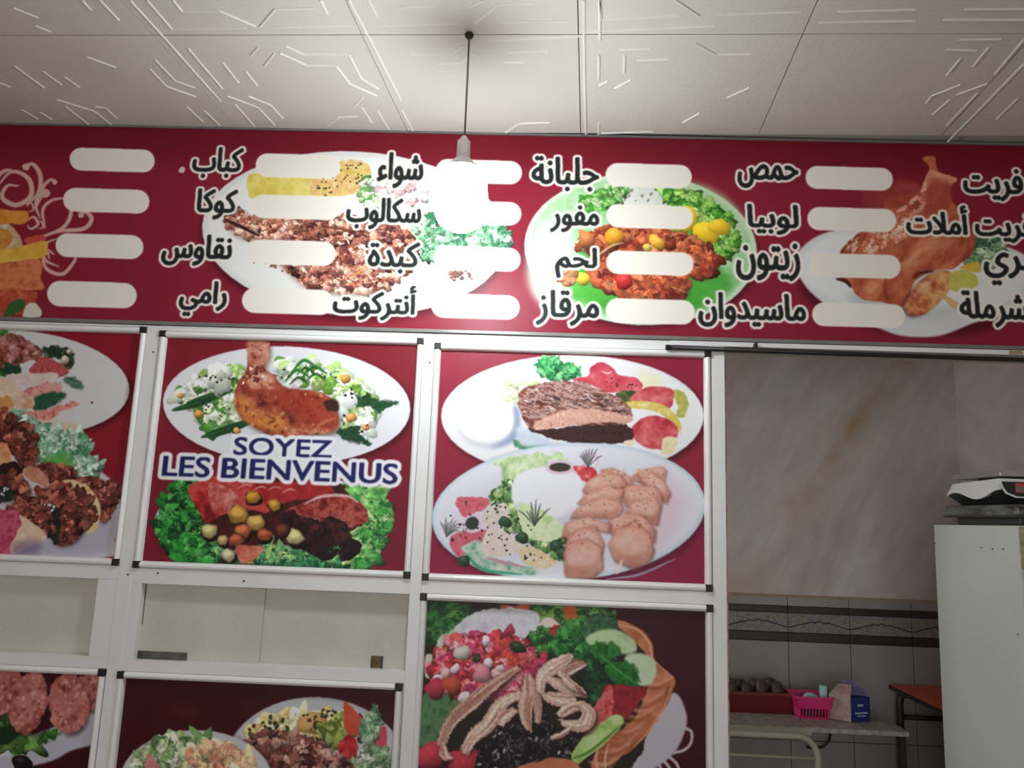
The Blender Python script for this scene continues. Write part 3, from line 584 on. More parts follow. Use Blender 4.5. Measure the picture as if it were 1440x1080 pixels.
def paint_two_plates():
    b = Board(-1.165, -0.36, -1.0, -0.498, (64, 11, 20), 17); b.zoom(0, 780, 2.3226)
    b.fill([(560, 490), (640, 500), (640, 530), (570, 525)], (96, 34, 30), soft=10, alpha=.6)
    b.plate(1030, 700, 300, 236, 2, (198, 200, 206), (176, 180, 192), inner=0)
    pal = [(236, 225, 180), (226, 206, 140), (240, 232, 205), (214, 190, 120)]
    b.scatter([(800, 600), (880, 540), (1000, 510), (1130, 530), (1120, 590), (1000, 600), (860, 600)], 110, (9, 20), pal, el=(1.2, 2.4), dk=.25)
    b.blob(1020, 550, 34, 1.4, -.2, (224, 180, 110), hl=.2)
    b.scatter([(800, 590), (900, 520), (1100, 500), (1230, 560), (1200, 640), (900, 600)], 110, (3, 6), [(70, 80, 50), (100, 60, 50), (60, 66, 44)], hl=0, dk=0)
    b.frill([(1050, 560), (1120, 540), (1150, 600), (1080, 620)], 30, [(90, 110, 40), (150, 170, 80), (190, 200, 120)], size=(8, 16))
    b.fill([(1120, 480), (1150, 500), (1195, 550), (1190, 585), (1130, 580)], [(200, 70, 50), (216, 100, 74)], cell=20, rough=2)
    b.fill([(1100, 620), (1140, 590), (1170, 620), (1150, 670), (1110, 650)], TOM[:3], rough=3)
    b.fill([(1210, 590), (1255, 560), (1262, 620), (1240, 660), (1215, 630)], [(200, 60, 90), (214, 90, 110)], rough=2)
    b.frill([(1180, 560), (1230, 505), (1240, 560), (1200, 610)], 40, [(70, 110, 80), (120, 160, 120), (180, 205, 170)], size=(7, 13))
    b.frill([(1150, 690), (1200, 620), (1280, 660), (1300, 800), (1160, 800)], 60, [(90, 130, 90), (150, 180, 140), (205, 215, 195)], size=(9, 16))
    m = [(800, 605), (880, 575), (980, 590), (1080, 640), (1160, 700), (1200, 850), (900, 860), (850, 700)]
    b.fill(m, [(80, 40, 40), (130, 78, 70), (170, 120, 108)], cell=12, rough=5)
    b.scatter(m, 260, (8, 16), [(150, 92, 80), (186, 132, 116), (110, 56, 52), (206, 160, 144), (70, 34, 34)], el=(1, 1.8), hl=.3, irr=.18)
    b.plate(640, 740, 250, 168, 0, (206, 208, 212), (180, 184, 194), inner=0)
    b.frill([(430, 700), (480, 620), (560, 600), (640, 590), (680, 640), (640, 700), (600, 900), (430, 900)], 170, [(110, 150, 90), (160, 190, 130), (196, 215, 165), (225, 235, 205)], size=(9, 20))
    b.scatter([(620, 640), (780, 630), (840, 700), (850, 900), (620, 900)], 110, (9, 18), [(226, 190, 140), (214, 165, 130), (236, 214, 180), (206, 140, 110)], el=(1.6, 3.4), ang=1.0, dk=.3)
    b.fill([(470, 690), (490, 650), (520, 700), (510, 780), (460, 780)], [(206, 110, 110), (226, 160, 155)], rough=3)
    return b.image('print_two_plates')

def paint_banner():
    b = Board(-2.3, 2.1, 0.549, 1.193, (134, 30, 48), 21)
    b.zoom(0, 180, 3)
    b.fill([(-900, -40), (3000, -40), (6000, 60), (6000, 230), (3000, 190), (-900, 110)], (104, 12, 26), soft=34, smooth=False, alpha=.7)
    # swirls
    SW = (214, 170, 160)
    for pts, w in (([(0, 250), (60, 190), (130, 220), (140, 290), (80, 330), (20, 300), (40, 250), (90, 250)], 16), ([(105, 165), (150, 160), (180, 210), (170, 280), (120, 330)], 14),
                   ([(250, 235), (220, 225), (180, 270), (160, 330), (180, 390)], 12), ([(215, 275), (185, 280), (160, 340)], 20), ([(290, 300), (230, 310), (190, 350), (200, 430)], 11),
                   ([(160, 470), (260, 440), (360, 430), (395, 390), (370, 360), (340, 375)], 14), ([(180, 470), (280, 420), (310, 350), (285, 300)], 13), ([(120, 400), (150, 380), (170, 410), (140, 430), (125, 415)], 9),
                   ([(190, 500), (200, 590), (270, 620), (320, 570), (330, 540)], 12), ([(250, 470), (190, 500), (200, 560), (260, 590)], 10), ([(240, 540), (210, 520), (220, 560)], 8), ([(60, 180), (10, 200), (-60, 300)], 14),
                   ([(120, 340), (140, 320), (150, 350), (125, 360)], 6), ([(165, 405), (185, 400), (190, 425), (170, 428)], 6)):
        b.stroke(pts, w * 1.5, SW, taper=True)
    b.blob(120, 170, 16, 1.2, 0, SW, hl=0, dk=0); b.blob(200, 282, 20, 1.2, 0, SW, hl=0, dk=0); b.blob(240, 234, 12, 1, 0, SW, hl=0, dk=0); b.blob(350, 372, 14, 1, 0, SW, hl=0, dk=0)
    # fries and burger at the far left
    b.fill([(-300, 420), (0, 410), (60, 420), (110, 500), (60, 560), (-300, 560)], [(214, 214, 210), (190, 160, 110), (225, 225, 222)], cell=24, rough=4)
    b.fill([(-200, 355), (100, 352), (120, 400), (60, 410), (-200, 405)], [(204, 128, 44), (226, 156, 70)], cell=24, rough=3)
    b.fill([(-200, 430), (30, 430), (60, 480), (0, 520), (-200, 510)], [(190, 120, 50), (220, 160, 70)], cell=24, rough=3)
    b.fill([(120, 470), (190, 455), (200, 480), (130, 500)], [(190, 60, 50), (206, 90, 70)], rough=3)
    b.fill([(-200, 535), (60, 510), (195, 480), (212, 515), (190, 550), (60, 570), (-200, 600)], [(214, 160, 60), (232, 190, 90)], cell=30, rough=2)
    b.fill([(-200, 600), (50, 575), (180, 560), (182, 640), (165, 690), (-200, 690)], [(190, 100, 60), (214, 130, 84), (170, 76, 50)], cell=30, rough=3)
    b.fill([(-200, 690), (150, 690), (130, 770), (60, 800), (-200, 800)], [(196, 90, 60), (170, 60, 50), (210, 130, 80)], cell=24, rough=4)
    b.fill([(120, 750), (160, 740), (185, 780), (170, 800), (110, 800)], (214, 210, 190), rough=2)
    b.leaf([(30, 790), (60, 740), (110, 730), (115, 750), (70, 790)], [(30, 84, 40), (60, 110, 56)])
    # platter of grilled meat
    b.zoom(0, 0, 1)
    b.ellipse(500, 336, 216, 116, (60, 6, 20), 3, soft=10, alpha=.8); b.ellipse(500, 330, 214, 115, (222, 222, 220), 3); b.ellipse(500, 330, 206, 108, (232, 232, 228), 3, soft=3)
    b.zoom(0, 180, 3)
    b.fill([(1060, 200), (1200, 210), (1440, 230), (1440, 290), (1180, 295), (1065, 300)], [(214, 190, 80), (230, 210, 110), (236, 220, 150)], cell=24, rough=4)
    b.zoom(440, 180, 3)
    b.fill([(0, 225), (90, 225), (110, 150), (200, 140), (250, 180), (240, 230), (160, 290), (60, 290), (0, 290)], [(214, 180, 90), (230, 206, 130), (224, 176, 110), (236, 220, 160)], cell=30, rough=4)
    b.scatter([(0, 225), (200, 150), (240, 230), (60, 290)], 40, (3, 5), [(80, 70, 40)], hl=0, dk=0)
    b.scatter([(200, 240), (260, 225), (340, 300), (260, 340), (210, 310)], 40, (9, 18), PALEG, el=(1, 2))
    b.scatter([(260, 240), (400, 230), (480, 280), (440, 320), (300, 310)], 40, (9, 16), [(236, 230, 228), (226, 180, 180), (240, 238, 236)], el=(1.5, 2.6))
    b.frill([(420, 420), (560, 380), (800, 430), (830, 500), (700, 520), (520, 560), (460, 540), (430, 480)], 170, [(60, 120, 84), (110, 165, 120), (165, 200, 160), (205, 222, 200)], size=(10, 22))
    b.zoom(0, 180, 3)
    mt = [(950, 380), (1010, 340), (1080, 380), (1200, 390), (1440, 380), (1560, 400), (1700, 430), (1760, 500), (1740, 580), (1680, 640), (1600, 690), (1440, 700), (1300, 670), (1200, 590), (1100, 480), (1000, 450)]
    b.fill([(x + 5, y + 16) for x, y in mt], (150, 110, 100), soft=7, alpha=.6)
    b.fill(mt, [(84, 40, 34), (140, 80, 66), (190, 130, 108)], cell=14, rough=6)
    b.scatter(mt, 620, (9, 20), [(170, 104, 84), (206, 146, 122), (110, 56, 48), (226, 178, 156), (66, 30, 28), (150, 84, 66)], el=(1, 2.2), hl=.42, irr=.2, ang=.5)
    b.stroke([(950, 390), (1020, 420), (1100, 460)], 16, (60, 30, 30)); b.scatter([(1040, 560), (1240, 560), (1260, 620), (1180, 610)], 14, (4, 9), [(110, 60, 50), (150, 90, 60)])
    b.stroke([(1380, 420), (1500, 440), (1640, 430)], 10, (70, 34, 30), alpha=.7); b.stroke([(1470, 640), (1530, 600), (1580, 540)], 14, (205, 150, 90), alpha=.8)
    b.scatter([(1900, 610), (1960, 600), (1990, 640), (1910, 650)], 14, (6, 12), [(150, 90, 80), (100, 60, 50)])
    # green plate of kebabs
    b.zoom(0, 0, 1)
    b.ellipse(900, 362, 165, 100, (60, 6, 20), 2, soft=10, alpha=.8)
    b.ellipse(900, 352, 163, 106, (196, 222, 190), 3); b.ellipse(899, 352, 156, 99, [(110, 176, 96), (176, 212, 168), (130, 190, 116)], 3, cell=110, soft=4)
    b.ellipse(905, 398, 120, 48, [(60, 150, 48), (90, 176, 70)], 2, cell=50, soft=10); b.ellipse(775, 370, 34, 62, (200, 226, 200), 5, soft=12, alpha=.9)
    b.ellipse(990, 300, 62, 34, (176, 206, 160), 30, soft=9, alpha=.7)
    b.zoom(920, 180, 2.769)
    b.fill([(-170, 190), (-60, 170), (60, 200), (60, 330), (-170, 330)], [(226, 228, 222), (206, 212, 200)], cell=30, rough=4); b.scatter([(-160, 190), (40, 190), (40, 300), (-160, 300)], 30, (3, 8), [(90, 130, 60), (150, 150, 110)], hl=0, dk=0)
    b.frill([(30, 260), (110, 250), (200, 290), (280, 350), (320, 430), (280, 500), (200, 500), (100, 450), (60, 420), (60, 330)], 210, [(36, 110, 30), (70, 146, 40), (120, 180, 70), (165, 205, 110)], size=(9, 20))
    b.frill([(-290, 300), (-210, 250), (-120, 220), (-110, 260), (-190, 320), (-260, 330)], 50, [(60, 140, 50), (120, 180, 90), (180, 215, 150)], size=(9, 16))
    for x, y, r, e, a, c in ((110, 360, 50, 1.3, -.6, (238, 196, 50)), (200, 410, 42, 1.4, .2, (240, 200, 40)), (250, 390, 34, 1.3, .3, (236, 190, 46)), (20, 400, 30, 1.5, 0, (240, 200, 90))): b.blob(x, y, r, e, a, c, hl=.3, dk=.25, irr=.12)
    KB = [(176, 84, 52), (206, 116, 78), (140, 54, 34), (190, 96, 60), (110, 40, 28)]
    for row in ([(-300, 440), (-200, 400), (-60, 395), (100, 430), (225, 480), (235, 560), (150, 580), (0, 500), (-200, 480), (-290, 480)], [(-230, 500), (-100, 520), (60, 560), (125, 590), (110, 660), (0, 670), (-120, 650), (-230, 600)]):
        b.fill([(x + 6, y + 12) for x, y in row], (40, 50, 20), soft=5, alpha=.6); b.fill(row, KB[::2], cell=16, rough=5); b.scatter(row, 170, (12, 26), KB, el=(1, 2), hl=.3, irr=.18)
    b.blob(-265, 440, 34, 1, .3, (190, 110, 60)); b.blob(-160, 430, 40, 1, .5, (226, 150, 40)); b.blob(10, 450, 26, 1.5, .6, (236, 180, 60)); b.blob(-30, 470, 16, 1.2, 0, (224, 190, 80))
    b.blob(-120, 600, 34, 1.1, .3, (200, 50, 50)); b.blob(60, 460, 24, 1, 0, (130, 50, 30)); b.stroke([(60, 620), (130, 645)], 8, (214, 196, 130)); b.stroke([(-310, 570), (-180, 470), (-120, 450)], 6, (226, 190, 160))
    b.blob(-280, 590, 26, 1.2, 0, (240, 200, 60)); b.blob(-350, 570, 40, 1.3, .4, (210, 150, 100)); b.scatter([(-380, 520), (-320, 500), (-310, 600), (-370, 600)], 20, (10, 18), [(200, 130, 90), (170, 90, 60)])
    # roast chicken on a white plate
    b.ellipse(990, 630, 440, 180, (60, 6, 20), 6, soft=9, alpha=.7)
    b.fill([(545, 540), (560, 480), (640, 420), (760, 400), (1000, 420), (1240, 440), (1400, 480), (1500, 560), (1480, 640), (1380, 720), (1240, 760), (1100, 812), (960, 812), (860, 780), (740, 740), (600, 640)], (212, 214, 214), soft=2)
    b.fill([(560, 540), (640, 440), (760, 415), (1200, 440), (1440, 560), (1360, 680), (1200, 720), (1000, 750), (760, 700), (620, 630)], (226, 228, 226), soft=7)
    b.fill([(780, 640), (1000, 700), (1200, 700), (1100, 745), (900, 740), (760, 690)], (176, 186, 184), soft=12, alpha=.7)
    b.frill([(1220, 450), (1270, 420), (1340, 450), (1370, 500), (1290, 540), (1220, 530)], 60, [(60, 100, 70), (110, 150, 110), (165, 190, 150)], size=(9, 18))
    b.ellipse(870, 270, 70, 66, (150, 60, 60), soft=5, alpha=.7)
    ck = [(1060, 160), (1040, 125), (1085, 120), (1100, 175), (1170, 205), (1145, 240), (1160, 300), (1230, 400), (1230, 490), (1160, 545), (1080, 560), (1010, 600), (960, 700), (880, 680), (800, 670), (760, 620), (720, 590), (700, 560), (720, 480), (780, 420), (880, 350), (900, 280), (1000, 260), (1040, 220)]
    b.fill(ck, [(136, 60, 44), (176, 88, 60), (200, 116, 80), (220, 150, 112)], cell=40, rough=3, ang=-.9, stretch=2)
    b.fill([(1060, 170), (1100, 180), (1170, 205), (1120, 240), (1080, 300), (1020, 290), (1040, 220)], [(176, 92, 66), (214, 140, 108), (226, 160, 130)], cell=16, rough=3, ang=-1.2, stretch=2.5)
    b.fill([(870, 230), (960, 210), (1030, 230), (1000, 300), (900, 320), (870, 280)], [(140, 50, 46), (176, 80, 66)], cell=26, soft=8, alpha=.8)
    b.fill([(1080, 200), (1145, 240), (1130, 330), (1060, 330), (1040, 260)], [(150, 54, 44), (176, 76, 58)], cell=26, soft=8, alpha=.8)
    b.scatter([(720, 470), (800, 420), (900, 360), (1000, 280), (1060, 200), (1000, 400), (880, 480)], 60, (3, 9), [(240, 206, 190), (230, 180, 160)], el=(1.5, 4), ang=-.8, hl=0, dk=0, alpha=.6)
    b.stroke([(1060, 490), (1120, 460), (1180, 440)], 22, (206, 140, 110), soft=5, alpha=.5); b.stroke([(900, 560), (890, 620), (900, 670)], 14, (120, 44, 34), soft=3, alpha=.6); b.stroke([(1000, 590), (1020, 570), (1080, 560)], 12, (90, 30, 28), soft=2)
    lg = [(965, 700), (990, 650), (1030, 600), (1090, 560), (1140, 560), (1150, 610), (1110, 670), (1050, 720), (1000, 735)]
    b.fill([(x - 8, y + 4) for x, y in lg], (70, 30, 26), soft=5, alpha=.8); b.fill(lg, [(156, 66, 48), (190, 104, 70), (216, 156, 96), (226, 180, 130)], cell=26, rough=3)
    b.stroke([(1000, 660), (1040, 620), (1090, 590)], 14, (232, 200, 180), soft=4, alpha=.6)
    b.fill([(1145, 570), (1200, 558), (1245, 580), (1245, 620), (1180, 640), (1145, 630)], [(190, 184, 80), (206, 200, 100), (150, 150, 60)], cell=26, rough=1)
    b.fill([(1180, 545), (1250, 525), (1262, 560), (1230, 565)], (214, 180, 70), rough=2); b.stroke([(700, 590), (740, 600), (760, 625)], 16, (70, 30, 26)); b.stroke([(1110, 650), (1160, 690), (1200, 700)], 30, (214, 150, 80), alpha=.7)
    # price pills
    b.zoom(0, 0, 1)
    for p in ((100.7, 211, 220, 243.3), (91.7, 267.3, 212.7, 300.7), (81, 330.7, 204.3, 364.3), (69.3, 397.3, 195, 433.3),
              (361, 219, 480, 252.3), (355, 276.5, 479, 310), (350, 339.5, 473.5, 374), (342, 407, 470, 442.5),
              (613, 227, 734, 260), (612, 284.5, 733, 317.5), (610, 348.5, 732, 382), (607, 415, 730.7, 449),
              (850.7, 232.5, 971.6, 266), (852, 290, 973.5, 323), (851.7, 355, 974, 388), (851, 421.5, 976, 456),
              (1130.5, 236.7, 1253, 269), (1133, 294, 1257.7, 327), (1135.6, 358.5, 1263.8, 392), (1139.6, 427.4, 1270, 461)):
        b.pill(*p)
    b.blob(258, 241, 5, 1, 0, (226, 190, 180), hl=0, dk=0)
    for t, x0, x1, y0, y1 in (('كباب', 270.7, 345, 210, 252), ('كوكا', 276.7, 337, 268, 310), ('نقاوس', 228, 330, 332, 374), ('رامي', 252, 323, 397, 445),
                              ('شواء', 530, 597, 217, 266), ('سكالوب', 486.7, 594, 281, 323.5), ('كبدة', 517, 592, 342, 385), ('أنتركوت', 468, 587, 403, 450),
                              ('جلبانة', 746.7, 842, 223, 270), ('مفور', 773, 842, 291, 328), ('لحم', 780, 839, 350, 392), ('مرقاز', 753, 842, 410, 458),
                              ('حمص', 1036, 1120, 234, 266), ('لوبيا', 1050, 1120, 290, 331), ('زيتون', 1034, 1122, 344, 395), ('ماسيدوان', 981, 1130, 415, 460),
                              ('فريت', 1353, 1433, 240, 284), ('فريت أملات', 1273, 1447, 293, 340), ('بيري', 1382, 1462, 358, 402), ('مشرملة', 1348, 1462, 412, 460)):
        b.word(shape_arabic(t), (x0, y1), (x1, y0), (28, 34, 34), bold=2.1, outline=7, halo=(238, 232, 220), xb=1.2)
    return b.image('print_menu')

# ------------------------------------------------------------------ materials
def mat(name, col, rough=0.5, metal=0.0, var=0.0, scale=8.0, bump=0.0, bscale=40.0, col2=None, spec=0.5, emit=None, detail=4, stretch=None):
    m = bpy.data.materials.new(name); m.use_nodes = True; nt = m.node_tree; N = nt.nodes; L = nt.links
    p = N['Principled BSDF']; c = [((x / 255) / 12.92 if x <= 10 else (((x / 255) + .055) / 1.055) ** 2.4) for x in col]
    p.inputs['Base Color'].default_value = (*c, 1); p.inputs['Roughness'].default_value = rough; p.inputs['Metallic'].default_value = metal
    p.inputs['Specular IOR Level'].default_value = spec
    tc = N.new('ShaderNodeTexCoord'); mp = N.new('ShaderNodeMapping'); L.new(tc.outputs['Object'], mp.inputs[0])
    if stretch: mp.inputs['Scale'].default_value = stretch
    if var or col2:
        n = N.new('ShaderNodeTexNoise'); n.inputs['Scale'].default_value = scale; n.inputs['Detail'].default_value = detail; L.new(mp.outputs[0], n.inputs[0])
        r = N.new('ShaderNodeValToRGB'); r.color_ramp.elements[0].position = .32; r.color_ramp.elements[1].position = .7
        if col2: d = [(((x / 255) + .055) / 1.055) ** 2.4 for x in col2]
        else: d = [x * (1 - var) for x in c]
        r.color_ramp.elements[0].color = (*d, 1); r.color_ramp.elements[1].color = (*c, 1)
        L.new(n.outputs[0], r.inputs[0]); L.new(r.outputs[0], p.inputs['Base Color'])
    if bump:
        n2 = N.new('ShaderNodeTexNoise'); n2.inputs['Scale'].default_value = bscale; n2.inputs['Detail'].default_value = 5; L.new(mp.outputs[0], n2.inputs[0])
        b = N.new('ShaderNodeBump'); b.inputs['Strength'].default_value = bump; b.inputs['Distance'].default_value = .004
        L.new(n2.outputs[0], b.inputs['Height']); L.new(b.outputs[0], p.inputs['Normal'])
    if emit:
        p.inputs['Emission Color'].default_value = (*emit[0], 1); p.inputs['Emission Strength'].default_value = emit[1]
    return m

def print_mat(name, img, rough=0.35):
    m = bpy.data.materials.new(name); m.use_nodes = True; nt = m.node_tree; N = nt.nodes; L = nt.links; p = N['Principled BSDF']
    t = N.new('ShaderNodeTexImage'); t.image = img; t.extension = 'EXTEND'
    uv = N.new('ShaderNodeUVMap'); uv.uv_map = 'print'; L.new(uv.outputs[0], t.inputs[0]); L.new(t.outputs[0], p.inputs['Base Color'])
    p.inputs['Roughness'].default_value = rough; p.inputs['Specular IOR Level'].default_value = 0.22
    tc = N.new('ShaderNodeTexCoord'); n2 = N.new('ShaderNodeTexNoise'); n2.inputs['Scale'].default_value = 5; n2.inputs['Detail'].default_value = 2; L.new(tc.outputs['Object'], n2.inputs[0])
    b = N.new('ShaderNodeBump'); b.inputs['Strength'].default_value = .25; b.inputs['Distance'].default_value = .01
    L.new(n2.outputs[0], b.inputs['Height']); L.new(b.outputs[0], p.inputs['Normal'])
    return m

# vein offset x'z' in metres: taken from two points of the long vein on the kitchen wall
_a, _b = un(1262, 505, 3.5), un(1118, 745, 3.5)
_s, _c = math.sin(math.radians(57)), math.cos(math.radians(57))
_v = [-v.x * _s + v.z * _c for v in (_a, _b)]
VEINS = ((sum(_v) / 2, .085, 1.1, 0.0), (sum(_v) / 2 + .62, .05, .35, 3.0), (sum(_v) / 2 - .75, .07, .6, 7.0))
def marble_mat():
    """soft painted marble: grey-mauve clouds with diagonal ochre veins"""
    m = bpy.data.materials.new('marbled_paint'); m.use_nodes = True; nt = m.node_tree; N = nt.nodes; L = nt.links; p = N['Principled BSDF']
    p.inputs['Roughness'].default_value = .55
    tc = N.new('ShaderNodeTexCoord'); m0 = N.new('ShaderNodeMapping'); L.new(tc.outputs['Object'], m0.inputs[0])
    m0.inputs['Rotation'].default_value = (0, math.radians(57), 0)        # x' runs up along the veins
    m0.inputs['Location'].default_value = (0, 0, 0)
    mp = N.new('ShaderNodeMapping'); L.new(m0.outputs[0], mp.inputs[0]); mp.inputs['Scale'].default_value = (0.75, 1.0, 2.6)
    n = N.new('ShaderNodeTexNoise'); n.inputs['Scale'].default_value = 1.7; n.inputs['Detail'].default_value = 5; n.inputs['Roughness'].default_value = .55; L.new(mp.outputs[0], n.inputs[0])
    r = N.new('ShaderNodeValToRGB'); e = r.color_ramp.elements
    e[0].position = .3; e[0].color = (.44, .375, .375, 1); e[1].position = .72; e[1].color = (.58, .57, .53, 1)
    x = e.new(.5); x.color = (.52, .46, .45, 1); L.new(n.outputs[0], r.inputs[0])
    n2 = N.new('ShaderNodeTexNoise'); n2.inputs['Scale'].default_value = 9; n2.inputs['Detail'].default_value = 6; L.new(mp.outputs[0], n2.inputs[0])
    mx2 = N.new('ShaderNodeMix'); mx2.data_type = 'RGBA'; mx2.blend_type = 'OVERLAY'; mx2.inputs[0].default_value = .25
    L.new(r.outputs[0], mx2.inputs[6]); L.new(n2.outputs[0], mx2.inputs[7])
    # ochre veins: narrow bands across x', broken up by noise
    sep = N.new('ShaderNodeSeparateXYZ'); L.new(m0.outputs[0], sep.inputs[0])
    nv = N.new('ShaderNodeTexNoise'); nv.inputs['Scale'].default_value = 3.2; nv.inputs['Detail'].default_value = 5; L.new(m0.outputs[0], nv.inputs[0])
    def math_(op, a_, b_):
        k = N.new('ShaderNodeMath'); k.operation = op
        for i_, v_ in enumerate((a_, b_)):
            if isinstance(v_, (int, float)): k.inputs[i_].default_value = v_
            elif v_ is not None: L.new(v_, k.inputs[i_])
        return k.outputs[0]
    base = mx2.outputs[2]
    for v0, wd, st, sd in VEINS:
        d = math_('ADD', sep.outputs[2], math_('MULTIPLY', math_('SUBTRACT', nv.outputs[0], .5), .30))
        d = math_('ABSOLUTE', math_('SUBTRACT', d, v0), None)
        band = math_('SUBTRACT', 1.0, math_('MULTIPLY', d, 1.0 / wd)); band = math_('MAXIMUM', band, 0.0)
        nb = N.new('ShaderNodeTexNoise'); nb.inputs['Scale'].default_value = 4.5; nb.inputs['Detail'].default_value = 6
        ms = N.new('ShaderNodeMapping'); ms.inputs['Location'].default_value = (sd, 0, sd); L.new(m0.outputs[0], ms.inputs[0]); L.new(ms.outputs[0], nb.inputs[0])
        g = math_('MAXIMUM', math_('MULTIPLY', math_('SUBTRACT', nb.outputs[0], .40), 4.0), 0.0); g = math_('MINIMUM', g, 1.0)
        f = math_('MULTIPLY', math_('MULTIPLY', band, g), st)
        mv = N.new('ShaderNodeMix'); mv.data_type = 'RGBA'; L.new(f, mv.inputs[0]); L.new(base, mv.inputs[6]); mv.inputs[7].default_value = (.40, .27, .15, 1)
        base = mv.outputs[2]
    L.new(base, p.inputs['Base Color'])
    b = N.new('ShaderNodeBump'); b.inputs['Strength'].default_value = .15; b.inputs['Distance'].default_value = .005; L.new(n2.outputs[0], b.inputs['Height']); L.new(b.outputs[0], p.inputs['Normal'])
    return m

M = {}
M['alu'] = mat('white_coated_aluminium', (232, 231, 229), .34, var=.08, scale=5, bump=.06)
M['bead'] = mat('white_bead_profile', (238, 237, 235), .28, var=.05, scale=6)
M['black'] = mat('black_plastic', (18, 18, 18), .5)
M['sheet'] = mat('dull_white_sheet', (205, 201, 190), .75, var=.1, scale=7, bump=.3, bscale=90)
M['polystyrene'] = mat('polystyrene_tile', (212, 203, 194), .8, var=.07, scale=2.2, bump=.3, bscale=120)
M['ridge'] = mat('polystyrene_relief', (224, 216, 208), .75, var=.04, scale=9)
M['grey_trim'] = mat('dull_grey_metal', (132, 130, 126), .4, metal=.3, var=.25, scale=14)
M['dark_metal'] = mat('dark_metal', (52, 48, 46), .45, metal=.5, var=.3, scale=20)
M['marble'] = marble_mat()
M['plaster'] = mat('cream_plaster', (196, 186, 172), .8, var=.12, scale=3, bump=.2)
M['floor'] = mat('grey_floor_tile', (120, 112, 104), .4, var=.3, scale=4)
M['tile'] = mat('grey_glazed_tile', (150, 146, 142), .28, var=.12, scale=5)
M['tile_border'] = mat('speckled_border_tile', (142, 138, 132), .5, col2=(112, 107, 101), scale=70, bump=.4, bscale=80)
M['tile_dark'] = mat('dark_brown_listel', (58, 44, 38), .4, var=.25, scale=30)
M['grout'] = mat('grout', (62, 56, 50), .9)
M['ochre'] = mat('ochre_mortar', (168, 140, 112), .85, col2=(140, 128, 112), scale=18)
M['cabinet'] = mat('white_enamel', (206, 211, 205), .32, var=.07, scale=3, bump=.03)
M['yellowed'] = mat('yellowed_enamel', (176, 172, 134), .5, col2=(120, 116, 84), scale=40)
M['wood_edge'] = mat('raw_wood_edge', (150, 90, 62), .8, col2=(196, 176, 160), scale=40)
M['white_plastic'] = mat('white_plastic', (226, 226, 222), .35)
M['charcoal'] = mat('charcoal_plastic', (26, 30, 32), .4)
M['steel'] = mat('brushed_steel', (190, 186, 184), .3, metal=.7, var=.12, scale=30)
M['red'] = mat('red_plastic', (190, 60, 66), .35)
M['lcd'] = mat('grey_screen', (118, 116, 108), .25)
M['tray'] = mat('cloudy_grey_plastic', (128, 130, 124), .3, col2=(48, 50, 48), scale=11, stretch=(1, 1, 4))
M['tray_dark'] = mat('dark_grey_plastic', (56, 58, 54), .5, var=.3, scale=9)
M['maroon'] = mat('maroon_plastic', (110, 22, 32), .4, var=.15)
M['jar'] = mat('dark_smoky_glass', (92, 74, 66), .45, col2=(40, 30, 28), scale=30, bump=.5, bscale=70)
M['pink'] = mat('pink_plastic', (214, 50, 122), .35)
M['turquoise'] = mat('pale_turquoise_plastic', (160, 214, 212), .35)
M['card'] = mat('printed_card', (176, 160, 150), .7, col2=(150, 110, 104), scale=26)
M['blue_card'] = mat('blue_printed_card', (36, 56, 128), .5, var=.25, scale=9)
M['lilac_card'] = mat('lilac_printed_card', (104, 100, 160), .6, col2=(150, 130, 150), scale=16)
M['pale_ink'] = mat('pale_ink', (170, 184, 214), .6)
M['table'] = mat('worn_grey_top', (168, 164, 158), .5, col2=(126, 122, 116), scale=40)
M['cream_tube'] = mat('cream_painted_tube', (168, 166, 146), .4, var=.1)
M['orange'] = mat('orange_laminate', (184, 76, 54), .4, var=.12, scale=6)
M['brown_hole'] = mat('brown_hole', (128, 104, 68), .8, col2=(70, 56, 36), scale=40)
M['smudge'] = mat('dull_metal_strip', (122, 118, 110), .4, metal=.4, col2=(60, 58, 56), scale=26)
M['vein'] = mat('ochre_vein_paint', (166, 140, 104), .6, col2=(150, 130, 110), scale=16)
M['bulb'] = mat('bulb_glow', (255, 255, 255), .4, emit=((0.86, 0.94, 1.0), BULB_EMIT))

# ------------------------------------------------------------------ mesh helpers
def mesh(name, bm, m, parent=None, smooth=False):
    me = bpy.data.meshes.new(name); bmesh.ops.recalc_face_normals(bm, faces=bm.faces[:]); bm.to_mesh(me); bm.free(); me.materials.append(m)
    if smooth:
        for f in me.polygons: f.use_smooth = True
    o = bpy.data.objects.new(name, me); COL.objects.link(o)
    if parent is not None:
        o.parent = parent; o.matrix_parent_inverse = parent.matrix_basis.inverted()
    return o
def box(bm, x0, x1, y0, y1, z0, z1, bev=0):
    r = bmesh.ops.create_cube(bm, size=1)
    for v in r['verts']:
        v.co = Vector(((x0 + x1) / 2 + v.co.x * (x1 - x0), (y0 + y1) / 2 + v.co.y * (y1 - y0), (z0 + z1) / 2 + v.co.z * (z1 - z0)))
    if bev:
        es = list({e for v in r['verts'] for e in v.link_edges})
        bmesh.ops.bevel(bm, geom=es, offset=bev, segments=2, profile=.6, affect='EDGES')
    return bm
def B(*a, **k): return box(bmesh.new(), *a, **k)
